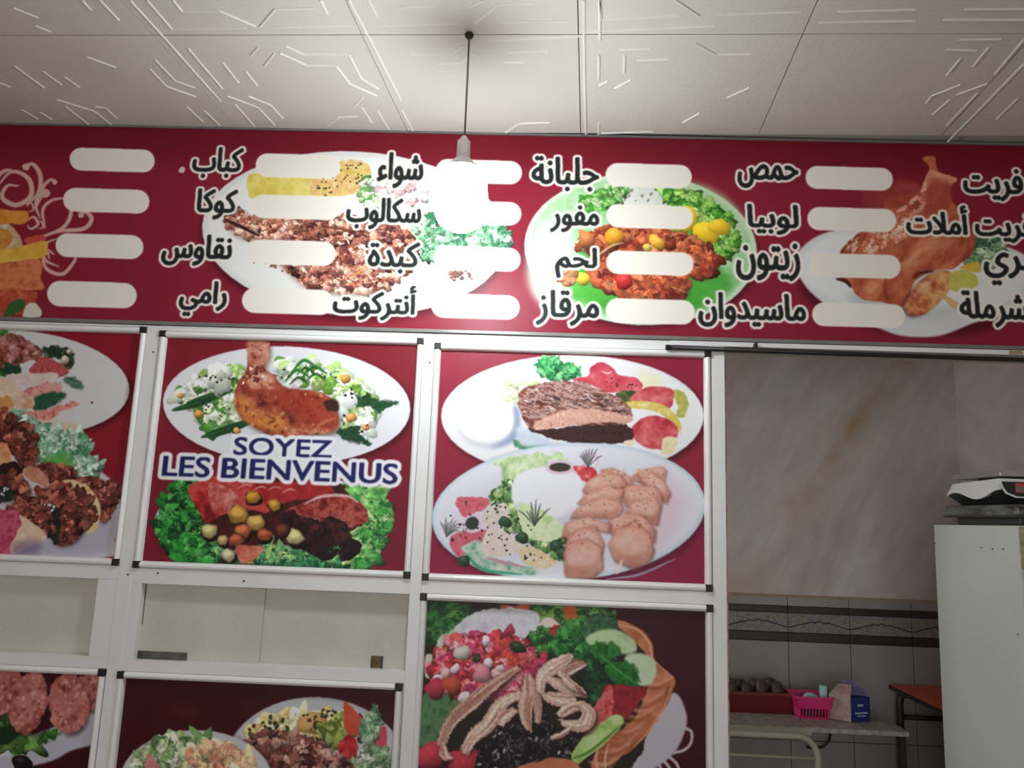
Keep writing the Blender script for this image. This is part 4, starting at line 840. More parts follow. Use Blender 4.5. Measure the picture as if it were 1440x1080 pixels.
def tube(bm, pts, r, seg=10):
    P = [Vector(p) for p in pts]; rings = []; up = None
    for i, p in enumerate(P):
        t = (P[min(i + 1, len(P) - 1)] - P[max(i - 1, 0)]).normalized()
        if up is None: up = t.orthogonal().normalized()
        n = (up - t * up.dot(t)).normalized(); up = n; q = t.cross(n)
        rr = r[i] if isinstance(r, (list, tuple)) else r
        rings.append([bm.verts.new(p + (n * math.cos(2 * math.pi * k / seg) + q * math.sin(2 * math.pi * k / seg)) * rr) for k in range(seg)])
    for a, b in zip(rings, rings[1:]):
        for k in range(seg): bm.faces.new((a[k], a[(k + 1) % seg], b[(k + 1) % seg], b[k]))
    bm.faces.new(rings[0]); bm.faces.new(rings[-1]); return bm
def lathe(bm, prof, c, seg=24):
    rings = []
    for r, z in prof:
        if r < 1e-5: rings.append([bm.verts.new((c[0], c[1], c[2] + z))])
        else: rings.append([bm.verts.new((c[0] + r * math.cos(2 * math.pi * k / seg), c[1] + r * math.sin(2 * math.pi * k / seg), c[2] + z)) for k in range(seg)])
    for a, b in zip(rings, rings[1:]):
        for k in range(seg):
            k2 = (k + 1) % seg
            if len(a) == 1 and len(b) == 1: continue
            if len(a) == 1: bm.faces.new((a[0], b[k], b[k2]))
            elif len(b) == 1: bm.faces.new((a[k], a[k2], b[0]))
            else: bm.faces.new((a[k], a[k2], b[k2], b[k]))
    return bm
def prism(bm, pts, off):
    """flat polygon (3-D points) pushed along off"""
    a = [bm.verts.new(p) for p in pts]; b = [bm.verts.new(Vector(p) + Vector(off)) for p in pts]; n = len(a)
    bm.faces.new(a); bm.faces.new(b)
    for i in range(n): bm.faces.new((a[i], a[(i + 1) % n], b[(i + 1) % n], b[i]))
    return bm
def tag(o, label, cat, group=None):
    o['label'] = label; o['category'] = cat
    if group: o['group'] = group
    return o
def thing(name, label, cat, loc, group=None):
    o = bpy.data.objects.new(name, None); COL.objects.link(o); o.location = loc; o.empty_display_size = .05
    return tag(o, label, cat, group)
def struct(name, bm, m, parent=None):
    o = mesh(name, bm, m, parent)
    if parent is None: o['kind'] = 'structure'
    return o

# ------------------------------------------------------------------ the room
XL, XR, YB = -2.6, 1.905, 3.50
KS = YB / 3.40
CEIL = EYE + 1.2
floor = struct('floor', B(XL - .1, XR + .1, -3.0, YB + .1, -.05, 0), M['floor'])
wb = struct('wall_back', B(XL, XR, YB + .012, YB + .12, 0, CEIL), M['marble'])
wr = struct('wall_right', B(XR, XR + .1, -3.0, YB + .12, 0, CEIL), M['marble'])
wl = struct('wall_left', B(XL - .1, XL, -3.0, YB + .12, 0, CEIL), M['plaster'])
wf = struct('wall_front', B(XL, XR, 2.312, 2.40, EYE + .52, CEIL), M['plaster'])

def zz(v): return EYE + v

# ceiling: slab, polystyrene tiles with the raised line pattern
ceil = struct('ceiling', B(XL - .1, XR + .1, -3.0, YB + .12, CEIL + .012, CEIL + .1), M['plaster'])
RIDGES = """
-1.142 1.664 -1.141 1.701
-1.097 1.663 -1.091 1.740
-1.021 1.662 -1.008 1.813 -0.986 2.126
-0.979 1.661 -0.970 1.775
-0.914 1.659 -0.910 1.703
-0.910 1.703 -0.814 1.698
-0.966 1.775 -0.774 1.764
-0.814 1.698 -0.745 1.758
-1.337 1.699 -1.297 1.736
-1.326 1.769 -1.300 1.795
-1.269 1.905 -1.214 1.954
-1.509 1.955 -1.494 2.069
-1.442 1.979 -1.430 2.048
-1.395 2.005 -1.384 2.061
-1.613 2.044 -1.597 2.068
-1.497 2.134 -1.418 2.199 -1.410 2.283
-1.495 2.175 -1.486 2.291
-1.651 2.197 -1.636 2.255
-1.600 2.211 -1.592 2.258
-1.399 2.172 -1.371 2.176 -1.370 2.241
-1.083 1.912 -1.075 2.017 -1.031 2.053
-1.120 1.956 -1.115 2.047 -1.050 2.103
-0.965 1.855 -0.952 2.055
-0.897 1.919 -0.891 2.020
-0.952 2.094 -0.887 2.153
-1.106 2.161 -1.095 2.253
-1.061 2.180 -1.049 2.274
-0.948 2.140 -0.936 2.275
-0.735 1.758 -0.672 1.687 -0.574 1.681
-0.692 1.758 -0.502 1.747
-0.550 1.651 -0.547 1.703
-0.481 1.649 -0.459 1.833 -0.432 2.10
-0.434 1.648 -0.424 1.708
-0.423 1.745 -0.228 1.732
-0.361 1.673 -0.265 1.665
-0.194 1.670 -0.160 1.642
-0.184 1.731 -0.123 1.657
-0.804 1.883 -0.771 1.846
-0.785 1.932 -0.734 1.870
-0.695 1.838 -0.654 1.879
-0.720 1.872 -0.665 1.925
-0.651 1.874 -0.534 1.871 -0.526 1.986 -0.486 2.040
-0.664 1.929 -0.582 1.926 -0.566 2.014 -0.499 2.078
-0.848 1.960 -0.841 2.033
-0.921 2.128 -0.883 2.158 -0.867 2.266
-0.889 2.092 -0.838 2.141 -0.826 2.220
-0.543 2.085 -0.582 2.142
-0.560 2.141 -0.548 2.237
-0.515 2.160 -0.501 2.274
-0.439 2.157 -0.425 2.283
-0.365 1.866 -0.258 1.861 -0.223 1.823
-0.299 1.909 -0.235 1.903 -0.198 1.857
-0.697 2.265 -0.645 2.207 -0.585 2.200
-0.123 1.656 -0.029 1.650
-0.126 1.725 0.048 1.715
0.119 1.636 0.129 1.708 0.319 1.691
0.092 1.757 0.408 1.727
0.295 1.632 0.364 1.690
0.406 1.683 0.490 1.678
-0.103 1.851 0.002 1.841
-0.117 1.897 -0.062 1.895
0.082 1.637 0.106 1.974 0.132 2.300
0.203 1.854 0.211 1.936
0.136 1.856 0.145 1.973
0.184 1.831 0.266 1.824
0.236 1.877 0.320 1.870
0.375 1.796 0.440 1.845 0.526 1.840
0.519 2.052 0.569 1.995
0.420 2.198 0.461 2.138
0.148 2.000 0.171 1.976
0.194 2.012 0.234 1.970
-0.129 2.288 -0.082 2.224 0.012 2.214
-0.153 2.310 0.093 2.284
0.177 2.275 0.337 2.257
0.165 2.208 0.172 2.298
0.489 1.677 0.598 1.669
0.682 1.665 0.858 1.654
0.969 1.650 1.103 1.646
0.655 1.707 0.878 1.695
0.941 1.689 1.128 1.686
1.020 1.765 1.118 1.761
1.007 1.807 1.087 1.809
1.116 1.878 1.108 1.792
1.070 1.919 1.065 1.842
1.086 2.061 1.082 2.021 1.130 1.962
1.146 2.014 1.197 1.956
1.135 2.122 1.141 2.039
1.208 2.183 1.198 2.003
1.265 2.314 1.237 1.862
1.191 1.911 1.174 1.760
1.330 2.141 1.321 2.028
"""
ridges = []
for ln in RIDGES.strip().split('\n'):
    v = [float(t) for t in ln.split()]
    pts = [(v[i], v[i + 1]) for i in range(0, len(v), 2)]
    ridges += list(zip(pts, pts[1:]))
TX, TY, TX0, TY0 = .555, .51, .113, 2.283
SK = .072             # the tiles are laid slightly askew
def in_tile(x, y, i, j):
    xs = x - (y - TY0) * SK; y = y + .029 * (x + .2) - .004
    return TX0 + i * TX <= xs < TX0 + (i + 1) * TX and TY0 - (j + 1) * TY <= y < TY0 - j * TY
REPEAT = ridges + [((a[0], a[1] - TY), (b[0], b[1] - TY)) for a, b in ridges if a[1] > 1.78] + [((a[0], a[1] - 2 * TY), (b[0], b[1] - 2 * TY)) for a, b in ridges if a[1] > 1.78]
seen_low = [r for r in REPEAT if not (r[0][1] < 1.78 and r not in ridges and r[0][1] > 1.62)]
for i in range(-5, 3):
    for j in range(0, 9):
        y1, y0 = TY0 - j * TY - .0015, TY0 - (j + 1) * TY + .0015
        x0, x1 = TX0 + i * TX + .0015, TX0 + (i + 1) * TX - .0015
        sh = lambda y: (y - TY0) * SK
        q = [(x0 + sh(y0), y0), (x1 + sh(y0), y0), (x1 + sh(y1), y1), (x0 + sh(y1), y1)]
        q = [(min(max(x, XL), XR), y - .029 * (x + .2) + .004) for x, y in q]
        q = [(x, min(y, 2.31)) for x, y in q]
        if max(p[0] for p in q) - min(p[0] for p in q) < .08: continue
        t = mesh('ceiling_tile', prism(bmesh.new(), [(x, y, CEIL) for x, y in q], (0, 0, .011)), M['polystyrene'], ceil)
        mine = [r for r in seen_low if in_tile((r[0][0] + r[1][0]) / 2, (r[0][1] + r[1][1]) / 2, i, j)]
        if mine:
            bm = bmesh.new()
            for a, b in mine:
                a, b = Vector((*a, CEIL)), Vector((*b, CEIL)); d = (b - a)
                if d.length < .01: continue
                d.normalize(); n = Vector((-d.y, d.x, 0)) * .0045
                top = [a + n, b + n, b - n, a - n]; low = [v - Vector((0, 0, .0028)) for v in (a + n * .35, b + n * .35, b - n * .35, a - n * .35)]
                T = [bm.verts.new(v) for v in top]; U = [bm.verts.new(v) for v in low]
                bm.faces.new(U)
                for k in range(4): bm.faces.new((T[k], T[(k + 1) % 4], U[(k + 1) % 4], U[k]))
            mesh('relief_line', bm, M['ridge'], t)

# tiled dado on the kitchen wall
TW = .2575 * KS; gx = [1.090 * KS + TW * k for k in range(-5, 4)]
zk = lambda v: EYE + v * KS
gx = [g for g in gx if g < XR] + [XR]
mesh('grout_bed', B(gx[0], XR, YB + .002, YB + .0115, 0, zk(-.306)), M['grout'], wb)
mesh('mortar_line', B(gx[0], XR, YB, YB + .012, zk(-.306), zk(-.297)), M['ochre'], wb)
for a, b_ in zip(gx, gx[1:]):
    x0, x1 = a + .0015, b_ - .0015
    if x1 - x0 < .02: continue
    mesh('tile_cap', B(x0, x1, YB - .003, YB + .012, zk(-.341), zk(-.306), bev=.002), M['tile'], wb)
    mesh('listel_tile', B(x0, x1, YB - .006, YB + .004, zk(-.369), zk(-.342), bev=.002), M['tile_dark'], wb)
    bt = mesh('border_tile', B(x0, x1, YB - .002, YB + .004, zk(-.448), zk(-.371), bev=.001), M['tile_border'], wb)
    pts = [(x0 + (x1 - x0) * t, YB - .003, zk(-.428) + .026 * math.sin(math.pi * t) ** 1.3 + (.004 * math.sin(40 * t) if .35 < t < .68 else 0)) for t in np.linspace(0, 1, 25)]
    mesh('scallop_line', tube(bmesh.new(), pts, .0022, 6), M['tile_dark'], bt)
    mesh('listel_tile', B(x0, x1, YB - .006, YB + .004, zk(-.485), zk(-.450), bev=.002), M['tile_dark'], wb)
    for z1, z0 in ((-.487, -.874), (-.877, -1.264), (-1.267, -1.553)):
        mesh('wall_tile', B(x0, x1, YB - .003, YB + .004, zk(z0), zk(z1), bev=.0015), M['tile'], wb)
# ------------------------------------------------------------------ banner and posters
def printed(name, x0, x1, z0, z1, board, m_img, label, cat, Y=2.300, th=.006, group=None):
    bm = B(x0, x1, Y, Y + th, zz(z0), zz(z1)); uv = bm.loops.layers.uv.new('print')
    bx0, bx1, bz0, bz1 = board
    for f in bm.faces:
        for l in f.loops: l[uv].uv = ((l.vert.co.x - bx0) / (bx1 - bx0), (l.vert.co.z - EYE - bz0) / (bz1 - bz0))
    o = mesh(name, bm, m_img); tag(o, label, cat, group)
    o.data.materials.append(M['sheet'])
    for p in o.data.polygons:
        if p.normal.y > -.5: p.material_index = 1
    return o
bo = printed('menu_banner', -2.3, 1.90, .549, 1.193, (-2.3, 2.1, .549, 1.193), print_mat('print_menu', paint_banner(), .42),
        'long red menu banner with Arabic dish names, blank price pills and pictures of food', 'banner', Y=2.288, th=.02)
mesh('bottom_trim', B(-2.3, 1.90, 2.280, 2.308, zz(.538), zz(.549), bev=.002), M['grey_trim'], bo)
mesh('top_trim', B(-2.3, 1.90, 2.282, 2.308, zz(1.193), zz(1.199)), M['grey_trim'], bo)

FR = thing('partition_frame', 'white aluminium partition frame holding the food posters, with rounded beads and black corner caps', 'frame', (0, 2.3, 0))
def bead(x0, z0, x1, z1, inward):
    """quarter-round glazing bead; inward = unit (x,z) towards the panel"""
    W = .0205; prof = [(W, 2.2995), (W * .95, 2.290), (W * .8, 2.2845), (W * .55, 2.2815), (W * .3, 2.2825), (W * .1, 2.286), (W * .04, 2.2895), (W * .04, 2.31), (W, 2.31)]
    bm = bmesh.new(); A = []; Bv = []
    for w, y in prof:
        A.append(bm.verts.new((x0 + inward[0] * w, y, zz(z0 + inward[1] * w)))); Bv.append(bm.verts.new((x1 + inward[0] * w, y, zz(z1 + inward[1] * w))))
    n = len(A); bm.faces.new(A); bm.faces.new(Bv)
    for i in range(n): bm.faces.new((A[i], A[(i + 1) % n], Bv[(i + 1) % n], Bv[i]))
    return mesh('bead', bm, M['bead'], FR)
def cap(x, z, w=.0205):
    mesh('corner_cap', B(x - w / 2, x + w / 2, 2.2812, 2.30, zz(z - w / 2), zz(z + w / 2), bev=.002), M['black'], FR)
def panel_beads(x0, x1, z0, z1):
    w = .0205; g = .002
    bead(x0, z1 + w, x1, z1 + w, (0, -1)); bead(x0, z0 - w, x1, z0 - w, (0, 1))
    bead(x0 - w, z0, x0 - w, z1, (1, 0)); bead(x1 + w, z0, x1 + w, z1, (-1, 0))
    for x in (x0 - w / 2, x1 + w / 2):
        for z in (z0 - w / 2, z1 + w / 2): cap(x, z)
PAN = {'A': (-2.02, -1.235, -.172, .510), 'B': (-1.152, -.372, -.176, .500), 'C': (-.297, .501, -.179, .487),
       'D': (-.299, .502, -1.0, -.256), 'E': (-2.02, -1.237, -1.0, -.503), 'F': (-1.160, -.377, -1.0, -.507)}
for k in PAN.values(): panel_beads(*k)
for x0, x1 in ((-2.10, -2.041), (-1.2145, -1.1725), (-.3515, -.3175), (.5225, .562)):
    mesh('post', B(x0, x1, 2.288, 2.34, 0, zz(.536), bev=.0015), M['alu'], FR)
def rail(x0, x1, z0, z1, Y=2.289): mesh('rail', B(x0, x1, Y, 2.335, zz(z0), zz(z1), bev=.001), M['alu'], FR)
cols = ((-2.041, -1.2145), (-1.1725, -.3515), (-.3175, .5225))
rail(*cols[0], -.232, -.1925); rail(*cols[1], -.240, -.1965); rail(*cols[2], -.2355, -.1995)
rail(*cols[0], -.4825, -.450); rail(*cols[1], -.4865, -.455)
rail(*cols[0], .5305, .537); rail(*cols[1], .5205, .537); rail(*cols[2], .5075, .537)
for i, c in enumerate(cols): rail(*c, -1.08, -1.0205); mesh('lower_panel', B(*c, 2.30, 2.31, 0, zz(-1.08)), M['sheet'], FR)
mesh('stile', B(-1.273, -1.2145, 2.2895, 2.33, zz(-.450), zz(-.232), bev=.001), M['alu'], FR)
mesh('stile', B(-1.1725, -1.141, 2.2895, 2.33, zz(-.455), zz(-.240), bev=.001), M['alu'], FR)
we = mesh('raw_edge', B(.562, .5665, 2.292, 2.338, 0, zz(.50)), M['wood_edge'], FR); we['label'] = 'chipped reddish raw edge of the last post'
# screws
for px, py in ((215.5, 495), (604, 510), (222, 806), (180, 808), (454, 802), (343, 817)):
    v = un(px, py, 2.288); mesh('screw', tube(bmesh.new(), [(v.x, 2.2868, v.z), (v.x, 2.290, v.z)], .0028, 8), M['dark_metal'], FR)

def poster(k, name, board, fn, label):
    x0, x1, z0, z1 = PAN[k]
    return printed(name, x0 - .006, x1 + .006, z0 - .006, z1 + .006, board, print_mat('print_' + k, fn(), .42), label, 'poster', Y=2.3005, th=.005)
poster('A', 'food_poster', (-2.03, -1.228, -.19, .52), paint_wrap_plate, 'red poster of grilled meat skewers and a salad plate, cut off by the left edge')
poster('B', 'food_poster', (-1.165, -.36, -.19, .52), paint_welcome, 'red poster with a roast chicken leg and the words SOYEZ LES BIENVENUS')
poster('C', 'food_poster', (-.31, .515, -.19, .50), paint_skewers, 'red poster of ribs on a white plate above pale chicken skewers')
poster('D', 'food_poster', (-.31, .515, -1.0, -.248), paint_salad_bowl, 'dark red poster of shredded chicken salad in a tortilla bowl')
poster('E', 'food_poster', (-2.03, -1.228, -1.0, -.495), paint_cutlets, 'dark red poster of reddish meat cutlets on lettuce, lower left corner')
poster('F', 'food_poster', (-1.165, -.36, -1.0, -.498), paint_two_plates, 'dark red poster of two overlapping white plates of meat and salad')

# white sliding sheets of the serving hatches
v = un(371, 826, 2.304); xm = v.x
s1 = mesh('sliding_sheet', prism(bmesh.new(), [(-1.145, 2.317, zz(-.458)), (xm - .012, 2.317, zz(-.462)), (xm, 2.317, zz(-.455)), (xm + .002, 2.317, zz(-.245)), (-1.145, 2.317, zz(-.238))], (0, .004, 0)), M['sheet'])
tag(s1, 'white sliding sheet in the middle hatch, left one in front with a metal strip', 'panel')
s2 = mesh('sliding_sheet', B(xm - .03, -.352, 2.324, 2.328, zz(-.456), zz(-.238)), M['sheet']); tag(s2, 'white sliding sheet in the middle hatch, right one behind with a square hole', 'panel')
s3 = mesh('sliding_sheet', B(-2.04, -1.270, 2.320, 2.324, zz(-.452), zz(-.230)), M['sheet']); tag(s3, 'white sheet closing the hatch at the left edge of the photo', 'panel')
a, b_ = un(192, 916, 2.315), un(262.5, 929, 2.315)
mesh('metal_strip', B(a.x, b_.x, 2.311, 2.317, zz(-.4545), zz(-.4545) + .021, bev=.001), M['smudge'], s1)['label'] = 'dull dark metal strip'
a, b_ = un(522, 922, 2.324), un(538, 940, 2.324)
mesh('hole_edge', B(a.x, b_.x, 2.3215, 2.324, b_.z, a.z), M['brown_hole'], s2)['label'] = 'brown square hole'
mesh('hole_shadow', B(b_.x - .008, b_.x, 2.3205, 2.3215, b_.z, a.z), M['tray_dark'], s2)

mesh('gap_strip', B(-1.141, -1.1385, 2.3155, 2.317, zz(-.36), zz(-.242)), M['brown_hole'], s1)
# sliding track over the opening and the dark rod below it
tr = mesh('sliding_track', B(.40, 1.90, 2.286, 2.312, zz(.5225), zz(.5375), bev=.002), M['alu']); tag(tr, 'scuffed white aluminium sliding track above the kitchen opening', 'track')
mesh('track_lip', B(.56, 1.90, 2.292, 2.312, zz(.508), zz(.5225)), M['grey_trim'], tr)
mesh('rust_patch', B(1.405, 1.445, 2.2845, 2.286, zz(.524), zz(.535)), M['vein'], tr)['label'] = 'ochre rust patch'
p0, p1 = un(938, 488.5, 2.272), un(1460, 507, 2.272)
rod = thing('curtain_rod', 'dark metal rod running under the banner across the kitchen opening', 'rod', (p0.x, 2.272, p0.z))
mesh('rod_bar', tube(bmesh.new(), [p0, (p0 + p1) / 2, p1 + (p1 - p0) * .25], .0072, 10), M['dark_metal'], rod, True)
q = un(1063, 490, 2.272); mesh('bracket', B(q.x - .004, q.x + .004, 2.266, 2.288, q.z - .011, q.z + .016), M['black'], rod)
mesh('end_cap', tube(bmesh.new(), [p0 - Vector((.004, 0, 0)), p0 + Vector((.01, 0, 0))], .0088, 10), M['black'], rod)

# ------------------------------------------------------------------ hanging bulb
hx = onz(660, 47, CEIL); BX, BY = hx.x, hx.y
lamp = thing('hanging_bulb', 'bright white bulb hanging on a thin cord in front of the menu banner', 'bulb', (BX, BY, zz(.674)))
mesh('ceiling_hook', lathe(bmesh.new(), [(0, 0), (.008, 0), (.012, -.004), (.010, -.010), (.004, -.016), (0, -.016)], (BX, BY, CEIL), 14), M['dark_metal'], lamp, True)
mesh('cord', tube(bmesh.new(), [(BX, BY, CEIL - .01), (BX + .001, BY, zz(1.06)), (BX + .001, BY, zz(.915))], .0026, 8), M['grey_trim'], lamp, True)
mesh('lamp_socket', lathe(bmesh.new(), [(0, .060), (.006, .060), (.010, .052), (.016, .046), (.017, 0), (0, 0)], (BX, BY, zz(.859)), 20), M['white_plastic'], lamp, True)
mesh('bulb_base', lathe(bmesh.new(), [(0, .036), (.018, .036), (.026, .026), (.048, .004), (.055, 0), (0, 0)], (BX, BY, zz(.825)), 24), M['white_plastic'], lamp, True)
mesh('bulb_glass', lathe(bmesh.new(), [(0, 0), (.03, .004), (.052, .018), (.064, .045), (.066, .075), (.062, .12), (.055, .150), (0, .150)], (BX, BY, zz(.674)), 24), M['bulb'], lamp, True)

# ------------------------------------------------------------------ kitchen behind the opening
# narrow shelf table
TZ = zz(-.76)
tb = thing('narrow_table', 'narrow grey-topped table against the kitchen tiles under the crate and basket', 'table', (.9, 3.25, 0))
mesh('table_top', B(.10, 1.45, 3.13, 3.485, TZ - .018, TZ, bev=.003), M['table'], tb)
mesh('front_rim', B(.10, 1.08, 3.120, 3.13, TZ - .026, TZ - .002, bev=.002), M['cream_tube'], tb)
for x, y in ((1.428, 3.15), (.13, 3.15), (.13, 3.46)): mesh('leg', B(x - .011, x + .011, y - .011, y + .011, 0, TZ - .018), M['dark_metal'], tb)
mesh('wall_batten', B(.13, 1.40, 3.47, 3.49, TZ - .045, TZ - .019), M['dark_metal'], tb)

w0 = un(1160, 1040, 3.44); cab = thing('power_cable', 'black cable drooping under the narrow grey table by the tiles', 'cable', (w0.x, 3.44, w0.z - .1))
mesh('cable_loop', tube(bmesh.new(), [un(a, b, 3.46) for a, b in ((1168, 1032), (1166, 1042), (1158, 1050), (1146, 1053), (1134, 1050))], .005, 8), M['black'], cab, True)
# maroon crate with dark domed jars
cx1 = un(1114, 1001, 3.32).x
cr = thing('plastic_crate', 'dark maroon plastic crate filled with dark round jars, left end of the table', 'crate', (.97, 3.39, TZ))
def tray(bm, x0, x1, y0, y1, z0, h, flare, th):
    """open flared box with real wall thickness"""
    def ring(e, z): return [bm.verts.new(p) for p in ((x0 - e, y0 - e, z), (x1 + e, y0 - e, z), (x1 + e, y1 + e, z), (x0 - e, y1 + e, z))]
    R = [ring(0, z0), ring(flare, z0 + h), ring(flare - th, z0 + h), ring(-th, z0 + th)]
    bm.faces.new(R[0]); bm.faces.new(R[3])
    for a, b in zip(R, R[1:]):
        for k in range(4): bm.faces.new((a[k], a[(k + 1) % 4], b[(k + 1) % 4], b[k]))
    return bm
def rim(bm, x0, x1, y0, y1, z0, z1, th):
    rs = [[bm.verts.new(c) for c in ((x0 + e, y0 + e, z), (x1 - e, y0 + e, z), (x1 - e, y1 - e, z), (x0 + e, y1 - e, z))] for e, z in ((0, z0), (0, z1), (th, z1), (th, z0))]
    for a, b in zip(rs, rs[1:] + rs[:1]):
        for k in range(4): bm.faces.new((a[k], a[(k + 1) % 4], b[(k + 1) % 4], b[k]))
    return bm
mesh('crate_body', tray(bmesh.new(), .750, cx1 - .012, 3.32, 3.46, TZ, .080, .012, .004), M['maroon'], cr)
mesh('crate_rim', rim(bmesh.new(), .735, cx1 + .003, 3.305, 3.475, TZ + .072, TZ + .084, .007), M['maroon'], cr)
jar0 = None
for j in range(2):
    for i in range(6):
        x = cx1 - .050 - i * .062 - (j % 2) * .01; y = 3.355 + j * .056
        if jar0 is None:
            jar0 = mesh('jar', lathe(bmesh.new(), [(0, 0), (.022, 0), (.027, .008), (.0285, .05), (.028, .088), (.023, .104), (.013, .113), (0, .115)], (0, 0, 0), 14), M['jar'], None, True); o = jar0
        else:
            o = jar0.copy(); COL.objects.link(o)
        o.location = (x, y, TZ + .0045); o.scale = (1, 1, 1 + .06 * math.sin(i * 2.3 + j))
        tag(o, 'small dark domed jar standing in the maroon crate', 'jar', 'dark jars in the maroon crate')

# pink basket
bc = un(1147, 1011, 3.26)
bk = thing('plastic_basket', 'bright pink plastic basket with slotted sides on the grey table', 'basket', (bc.x, 3.31, TZ))
bx0, bx1, by0, by1 = bc.x - .060, bc.x + .052, 3.265, 3.36
mesh('basket_floor', B(bx0, bx1, by0, by1, TZ, TZ + .004), M['pink'], bk)
bm = bmesh.new(); fl = .018; H = .085
def wall_strip(bm, z0, z1, e0, e1, th=.003):
    for (ax, ay, bx_, by_) in ((bx0, by0, bx1, by0), (bx1, by0, bx1, by1), (bx1, by1, bx0, by1), (bx0, by1, bx0, by0)):
        cx, cy = (bx0 + bx1) / 2, (by0 + by1) / 2
        f = lambda x, y, e: (x + math.copysign(e, x - cx), y + math.copysign(e, y - cy))
        a, b = f(ax, ay, e0), f(bx_, by_, e0); c, d = f(bx_, by_, e1), f(ax, ay, e1)
        n = Vector((by_ - ay, -(bx_ - ax), 0)).normalized() * th
        prism(bm, [(a[0], a[1], z0), (b[0], b[1], z0), (c[0], c[1], z1), (d[0], d[1], z1)], -n)
ev = lambda z: fl * z / H
wall_strip(bm, TZ, TZ + .008, 0, ev(.008)); wall_strip(bm, TZ + .040, TZ + H, ev(.040), fl)
mesh('basket_wall', bm, M['pink'], bk)
bm = bmesh.new()
for k in range(10):
    t = k / 9
    for (xa, ya, xb, yb) in ((bx0, by0, bx1, by0), (bx1, by0, bx1, by1), (bx0, by1, bx1, by1), (bx0, by0, bx0, by1)):
        x = xa + (xb - xa) * t; y = ya + (yb - ya) * t; e = .005
        sx = math.copysign(e, x - (bx0 + bx1) / 2) if xa == xb else 0; sy = math.copysign(e, y - (by0 + by1) / 2) if ya == yb else 0
        tube(bm, [(x + sx * .3, y + sy * .3, TZ + .006), (x + sx, y + sy, TZ + .044)], .0022, 5)
mesh('basket_ribs', bm, M['pink'], bk)['kind'] = 'stuff'
mesh('basket_rim', rim(bmesh.new(), bx0 - fl - .004, bx1 + fl + .004, by0 - fl - .004, by1 + fl + .004, TZ + H - .005, TZ + H + .002, .007), M['pink'], bk)
# turquoise dispenser in the basket
dp = thing('tape_dispenser', 'pale turquoise plastic dispenser standing in the pink basket', 'dispenser', (bc.x, 3.2, TZ + .004))
ce = un(1141, 988, 3.3)
arc = [(ce.x - .030 + .030 + .033 * math.cos(t), 3.285, ce.z + .036 * math.sin(t)) for t in np.linspace(0, math.pi, 14)]
inner = [(ce.x + .019 * math.cos(t), 3.285, ce.z + .018 * math.sin(t)) for t in np.linspace(math.pi, 0, 10)]
mesh('shell', prism(bmesh.new(), arc + inner, (0, .035, 0)), M['turquoise'], dp)
mesh('stand', B(ce.x - .033, ce.x + .040, 3.282, 3.323, TZ + .0045, ce.z, bev=.002), M['charcoal'], dp)
a = un(1157, 964, 3.3); mesh('grip', B(a.x - .011, a.x + .013, 3.288, 3.315, ce.z - .012, a.z, bev=.004), M['turquoise'], dp)

# small carton, blue and beige, flap up
cc = un(1195, 1016, 3.24)
ct = thing('small_carton', 'small open cardboard box, beige and blue sides, beside the pink basket', 'box', (cc.x, 3.27, TZ))
hgt = .092
u = Vector((-.070, .040, 0)); w = Vector((.088, .030, 0)); c0 = Vector((cc.x + .004, 3.235, TZ + .001))
up = Vector((0, 0, hgt)); tn = .002
mesh('beige_side', prism(bmesh.new(), [c0, c0 + u, c0 + u + up, c0 + up], (0, .003, 0)), M['card'], ct)['label'] = 'beige printed side'
mesh('blue_side', prism(bmesh.new(), [c0, c0 + w, c0 + w + up, c0 + up], (0, .003, 0)), M['blue_card'], ct)['label'] = 'blue side with pale lettering'
mesh('rear_side', prism(bmesh.new(), [c0 + u, c0 + u + w, c0 + u + w + up, c0 + u + up], (0, .003, 0)), M['card'], ct)
mesh('rear_side', prism(bmesh.new(), [c0 + w, c0 + u + w, c0 + u + w + up, c0 + w + up], (0, .003, 0)), M['blue_card'], ct)
mesh('box_floor', prism(bmesh.new(), [c0, c0 + w, c0 + u + w, c0 + u], (0, 0, .002)), M['card'], ct)
mesh('flap', prism(bmesh.new(), [c0 + w + up, c0 + u + w + up, c0 + u + w * .55 + up + Vector((.005, 0, .058)), c0 + w * .55 + up + Vector((.002, 0, .062)) + u * .35], (0, .003, 0)), M['lilac_card'], ct)['label'] = 'raised lilac flap'
mesh('flap', prism(bmesh.new(), [c0 + u + up, c0 + u + w * .5 + up + Vector((0, .0, .04)), c0 + u * .3 + w * .4 + up + Vector((0, 0, .046)), c0 + up + u * .0], (0, .003, 0)), M['card'], ct)
nrm = Vector((w.y, -w.x, 0)).normalized() * .001
for z, l0, l1, h in ((.058, .34, .62, .008), (.030, .2, .85, .006), (.020, .3, .75, .004)):
    mesh('lettering', prism(bmesh.new(), [c0 + w * l0 + nrm + Vector((0, 0, z)), c0 + w * l1 + nrm + Vector((0, 0, z)), c0 + w * l1 + nrm + Vector((0, 0, z + h)), c0 + w * l0 + nrm + Vector((0, 0, z + h))], nrm * .5), M['pale_ink'], ct)

